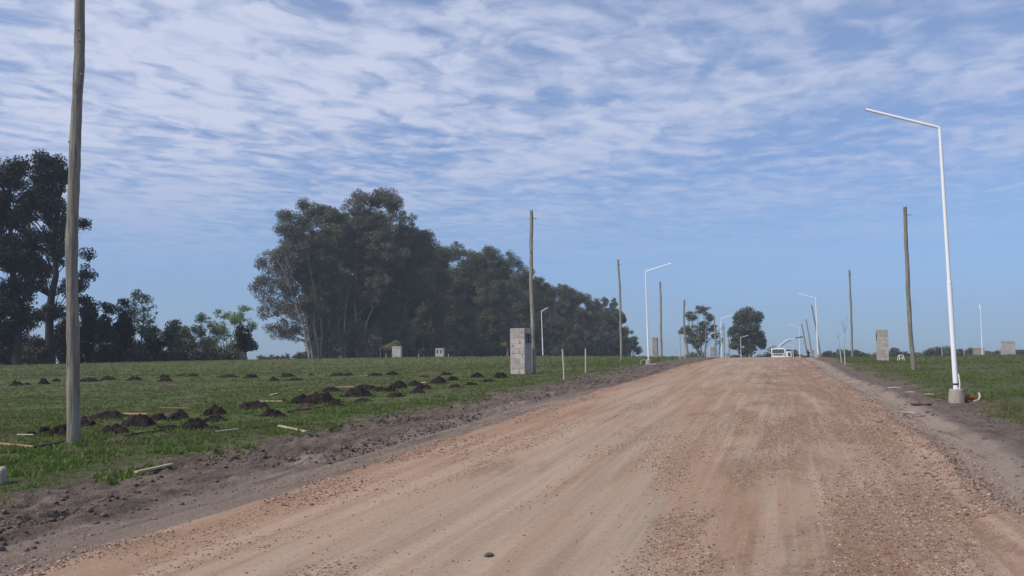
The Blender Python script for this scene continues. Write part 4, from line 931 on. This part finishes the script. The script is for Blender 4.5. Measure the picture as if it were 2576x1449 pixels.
# the eucalyptus wood
front = [  # base px, Y, blobs, leaf, label
 (782,198,[(690,650,50,40),(720,585,50,45),(665,720,40,45),(710,700,55,50),(690,780,50,40),(740,640,55,55),(730,830,45,35),(700,830,38,25),(660,660,22,20),(740,760,50,50)],L_DRY,'outermost brownish eucalyptus at the left end of the wood, branches hanging low'),
 (800,200,[(718,545,24,20),(765,520,20,22),(770,590,60,60),(760,680,55,60),(790,640,50,70),(800,740,45,60)],L_EUC,'tall eucalyptus with a split top, second from the left end of the wood'),
 (835,203,[(800,530,45,32),(840,540,50,40),(820,610,70,60),(830,700,70,70),(830,780,50,40)],L_EUC,'broad dark eucalyptus left of the tallest crown'),
 (905,206,[(905,510,48,36),(955,500,55,30),(990,520,35,30),(930,560,70,45),(905,620,60,60),(960,640,70,70),(925,730,70,60)],L_DRY,'tallest eucalyptus of the wood with an airy brownish top'),
 (990,212,[(1020,560,40,35),(1050,600,40,35),(1085,625,40,30),(1010,640,60,60),(1000,720,60,60),(1050,690,50,60),(1000,790,50,40)],L_EUC,'dark eucalyptus on the right shoulder of the tallest crown'),
 (1085,222,[(1075,620,32,30),(1118,632,36,26),(1105,650,40,40),(1085,710,55,55),(1090,780,55,45)],L_EUC,'dark eucalyptus before the dip in the treetop line'),
 (1150,232,[(1150,632,28,30),(1185,660,34,34),(1165,690,40,45),(1140,730,50,50),(1165,790,50,40)],L_EUC,'eucalyptus with a small pointed top left of the rounded green crown'),
 (1245,245,[(1205,660,34,30),(1240,645,44,32),(1280,665,45,35),(1215,690,40,40),(1250,730,75,55),(1260,800,65,40)],L_EUC,'rounded green topped eucalyptus left of the knotty pole'),
 (1340,262,[(1320,700,34,30),(1350,720,38,30),(1335,770,55,45),(1345,820,50,35)],L_EUC,'eucalyptus directly behind the knotty pole top'),
 (1415,278,[(1370,735,34,26),(1385,730,22,18),(1412,728,26,24),(1435,740,28,22),(1415,770,54,38),(1360,760,36,30),(1420,830,50,30)],L_EUC,'eucalyptus between the knotty pole and the second pole, higher one'),
 (1480,292,[(1440,755,36,26),(1465,750,28,20),(1495,765,28,22),(1480,800,48,32),(1510,790,36,28),(1450,785,36,28),(1485,845,45,28)],L_EUC,'eucalyptus near the right end of the wood, rounded top'),
 (1535,305,[(1522,762,12,14),(1545,762,12,18),(1535,800,38,34),(1555,835,30,26),(1545,850,32,28),(1568,800,10,22)],L_EUC,'last tall eucalyptus of the wood with two tufts on top'),
 (1588,318,[(1592,858,18,14),(1578,878,16,14),(1602,880,14,14),(1588,868,12,14)],L_EUC,'small separate eucalyptus at the right end of the wood')]
for i, (bx, Y, bl, lm, lab) in enumerate(front):
    if 2 <= i < 12: bl = bl+[(bx-20, 825, 40, 38), (bx+22, 850, 42, 36), (bx, 878, 46, 22)]
    make_tree('eucalyptus_tree', (bx, 906), Y, bl, lm, BARK_P if i in (0, 3) else BARK, lab, 'tree', TG, 100+i, 1.6 if i < 11 else 1.2, 270 if i else 165, .19, .62, .42, stems=3 if i in (0, 1, 5) else 2, droop=.3, splay=.08, depth=.5, trunk_to=.7, flat=.8, nmax=75)
# inner trees of the wood: copies of four plain ones
protoE = []
for i in range(4):
    hw = 46+6*i
    protoE.append(make_tree('eucalyptus_tree', (900, 906), 215, [(895,690,hw,60),(905,770,hw,60),(880,740,hw*.7,60),(925,640,hw*.7,50),(900,835,hw*.8,30)], L_EUC, BARK_P if i % 2 else BARK, 'x', 'tree', TG, 300+i, 2.0, 150, .40, .8, .36, stems=2, droop=.25, splay=.05, depth=.8, nmax=70))
sil = np.array([(790,640),(850,560),(960,540),(1030,600),(1100,660),(1160,690),(1250,670),(1320,730),(1400,770),(1480,800),(1550,830),(1580,870)])
rr_ = random.Random(9); spots_ = []
for k in range(46):
    t = (k+.5)/46; px = 790+(1570-790)*t+rr_.uniform(-8, 8); rowk = k % 3
    Y = 200+(px-790)/780*108+10+rowk*13; topy = np.interp(px, sil[:, 0], sil[:, 1])+rr_.uniform(-22, 20)
    spots_.append((px, Y, topy, rowk, k))
rown = ['front', 'middle', 'back']; cnt = {0: 0, 1: 0, 2: 0}
spots_.sort()
for px, Y, topy, rowk, k in spots_:
    p = ground(px, 905, Y); Hn = atY(px, topy, Y)[2]-p[2]; src = protoE[k % 4]; zz = max(c.bound_box[6][2] for c in src.children); sc = Hn/zz
    lab = 'dark inner eucalyptus of the wood, %s from the left in the %s rank of trunks' % (ORD[cnt[rowk]], rown[rowk]); cnt[rowk] += 1
    copy_thing(src, p, rr_.random()*6.28, (sc*1.0, sc*1.0, sc), label=lab, cat='tree', group=TG)
for src in protoE:
    for ch in list(src.children): bpy.data.objects.remove(ch)
    bpy.data.objects.remove(src)
# young trees and brush standing in the shade under the wood
us = []
for i in range(3):
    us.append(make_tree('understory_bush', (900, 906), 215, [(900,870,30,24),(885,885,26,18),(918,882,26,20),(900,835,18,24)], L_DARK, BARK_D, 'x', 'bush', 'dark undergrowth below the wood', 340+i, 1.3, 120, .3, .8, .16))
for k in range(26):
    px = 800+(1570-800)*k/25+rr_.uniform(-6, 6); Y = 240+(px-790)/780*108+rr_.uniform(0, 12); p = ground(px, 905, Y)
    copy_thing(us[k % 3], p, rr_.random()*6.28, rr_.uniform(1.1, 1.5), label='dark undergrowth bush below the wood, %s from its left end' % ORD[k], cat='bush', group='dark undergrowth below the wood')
for src in us:
    for ch in list(src.children): bpy.data.objects.remove(ch)
    bpy.data.objects.remove(src)
# thin pale trunks on the edge of the wood
for i, (bx, tpx, ty, r) in enumerate([(893,895,790,.22),(921,916,810,.12),(925,941,845,.1),(866,872,700,.25),(1068,1062,780,.2),(1103,1100,740,.16),(1150,1136,830,.2),(1184,1190,800,.16)]):
    Y = 196+(bx-790)*.1; B = ground(bx, 905, Y); Tq = atY(tpx, ty, Y)-B; m = MB(); n = 8
    m.tube([(Tq[0]*t+math.sin(t*5+i)*.5*t, math.sin(t*4+i)*.3, Tq[2]*t-(.3 if t == 0 else 0)) for t in np.linspace(0, 1, n)], [r*(1-.6*t) for t in np.linspace(0, 1, n)], 7, True, .1)
    for j in range(6):
        t = .45+.09*j; a = Vector((Tq[0]*t, 0, Tq[2]*t)); m.tube([a, a+Vector((rr_.uniform(-2, 2), rr_.uniform(-1, 1), rr_.uniform(1.5, 3.)))], [r*.3, r*.08], 5)
    o = m.build('bare_tree', BARK_P, None, True); o.location = B
    tag(o, 'thin pale bare trunk on the edge of the wood, %s from the left' % ORD[sorted([893,921,925,866,1068,1103,1150,1184]).index(bx)], 'tree', 'pale bare trunks at the wood edge')
# the two eucalypts beyond the crest
make_tree('eucalyptus_tree', (1770,902), 262, [(1768,778,26,14),(1738,795,18,12),(1722,828,18,12),(1713,838,10,8),(1745,838,22,22),(1768,820,20,18),(1785,800,14,12),(1790,825,12,12),(1750,865,20,14),(1770,850,18,18),(1733,855,12,10),(1797,845,8,12)], L_EUC, BARK_P,
          'open crowned eucalyptus with splayed pale limbs behind the bent pole', 'tree', 'lone eucalypts beyond the crest', 401, 1.0, 90, .20, .95, .5, stems=5, splay=.14, depth=.7, trunk_to=.8, flat=.65)
make_tree('eucalyptus_tree', (1885,904), 275, [(1878,790,34,18),(1905,800,22,18),(1855,805,20,20),(1880,830,42,26),(1842,835,18,14),(1905,850,26,24),(1920,868,14,10),(1865,860,28,22),(1885,880,20,16),(1846,872,10,10),(1870,885,16,12)], L_EUC, BARK,
          'dense rounded eucalyptus just left of the truck', 'tree', 'lone eucalypts beyond the crest', 402, 1.25, 130, .26, 1.1, .7, stems=4, splay=.07, depth=.7, flat=.75)
make_tree('small_tree', (1805,904), 268, [(1808,840,10,12),(1815,825,7,8),(1812,860,10,12),(1800,862,7,10)], L_GREY, BARK, 'thin half bare tree between the two lone eucalypts', 'tree', None, 403, .9, 22, .25, .7, .2, stems=3, splay=.12)
# far hedge line
FB = 'far hedge trees on the skyline'
fbl = [(1742,893,16,9),(1762,892,14,9),(1850,899,20,6),(1908,899,14,7),(1930,897,16,8),(1997,892,16,12),(2012,898,12,6),(2028,899,14,5),(2085,891,18,8),(2108,890,20,9),(2135,886,16,10),(2160,889,22,8),(2190,893,22,6),(2250,886,18,10),(2275,891,16,7),
       (2310,893,16,6),(2339,884,12,10),(2362,885,16,12),(2385,881,22,14),(2412,885,16,11),(2440,886,18,9),(2490,888,18,7),(2515,887,14,8),(2560,885,18,9),(2580,890,18,8)]
for i, (bx, by, wx, wy) in enumerate(sorted(fbl)):
    make_tree('hedge_tree', (bx, 912), 330, [(bx, by, wx, wy), (bx-wx*.5, by+wy*.5, wx*.8, wy*.8), (bx+wx*.5, by+wy*.6, wx*.8, wy*.8), (bx, by+wy*1.1, wx, wy)], L_FAR if i % 3 else L_GREY, BARK_D,
              'distant round hedge tree on the skyline, %s from the left' % ORD[i], 'tree', FB, 500+i, 1.3, 90, .34, .8, .2, twigs=False)
# palms
def palm(base, Y, crown_c, rpx, label, seed, wind=-1.):
    B = ground(base[0], base[1], Y); c = Vector(atY(crown_c[0], crown_c[1], Y)-B); k = Y/F; root = empty('palm_tree', B, label=label, cat='palm', group='young palms'); rs = random.Random(seed)
    m = MB(); m.tube([(0, 0, -.2), c*.5+Vector((.1, 0, 0)), c], [.28, .2, .14], 10, True, .1); m.build('trunk', BARK, root, True)
    for f in range(17):
        a = rs.random()*6.28; el = rs.uniform(.1, 1.3); d = Vector((math.cos(a)*math.cos(el)*.8+wind*.55, math.sin(a)*math.cos(el), math.sin(el))).normalized(); L2 = rpx*k*rs.uniform(.8, 1.15)
        pts = []; n = 10
        for i in range(n+1):
            t = i/n; q = c+d*L2*t; q.z -= L2*.75*t*t; q.x += wind*L2*.35*t*t; pts.append(q)
        V = []; Fc = []
        for i in range(n):
            for s in (-1, 1):
                for h in (0., .5):
                    p0 = pts[i].lerp(pts[i+1], h); tdir = (pts[i+1]-pts[i]).normalized(); sd_ = tdir.cross(Vector((0, 0, 1))).normalized()*s; ln = L2*.26*math.sin(math.pi*(.12+.83*(i+h)/n))
                    e = p0+sd_*ln+tdir*ln*.5+Vector((wind*ln*.3, 0, -ln*.45)); k0 = len(V); wd = tdir*L2*.028
                    V += [tuple(p0-wd), tuple(p0+wd), tuple(e)]; Fc.append((k0, k0+1, k0+2))
        mb = MB(); mb.add(V, Fc); mb.tube(pts, [L2*.012*(1-.8*i/n) for i in range(n+1)], 4); mb.build('frond', L_PALM, root)
palm((1007,905), 192.5, (1004,866), 36, 'windblown yellow green palm behind the pale block pillar', 7)
palm((1276,902), 150, (1277,864), 16, 'small palm mostly hidden behind the closest pillar', 8)
# lone bare sapling at the left of the palm
m = MB(); B = ground(956, 903, 186); m.tube([(0, 0, 0), (.1, 0, 1.6), (.05, 0, 2.9)], [.06, .05, .02], 6); m.tube([(.05, 0, 2.4), (1.2, 0, 3.5)], [.03, .012], 5); o = m.build('bare_sapling', BARK_P, None); o.location = B; tag(o, 'thin bare sapling left of the windblown palm', 'sapling')

hz = MB(); hz.box((200, 740, 30), (3400, 1720, 112)); ho = hz.build('haze', None)
hm = bpy.data.materials.new('haze'); hm.use_nodes = True; ht = NT(hm.node_tree); ht.n.clear()
pv = ht.new('ShaderNodeVolumePrincipled'); pv.inputs['Density'].default_value = .00042; pv.inputs['Color'].default_value = (.76, .85, .97, 1); pv.inputs['Anisotropy'].default_value = .2
ht.l.new(pv.outputs[0], ht.new('ShaderNodeOutputMaterial').inputs['Volume']); ho.data.materials.append(hm); tag(ho, 'thin bluish haze in the air over the fields', 'haze', None, 'stuff')
print('objects', len(bpy.data.objects), 'tris', sum(len(o.data.polygons) for o in bpy.data.objects if o.type == 'MESH'))
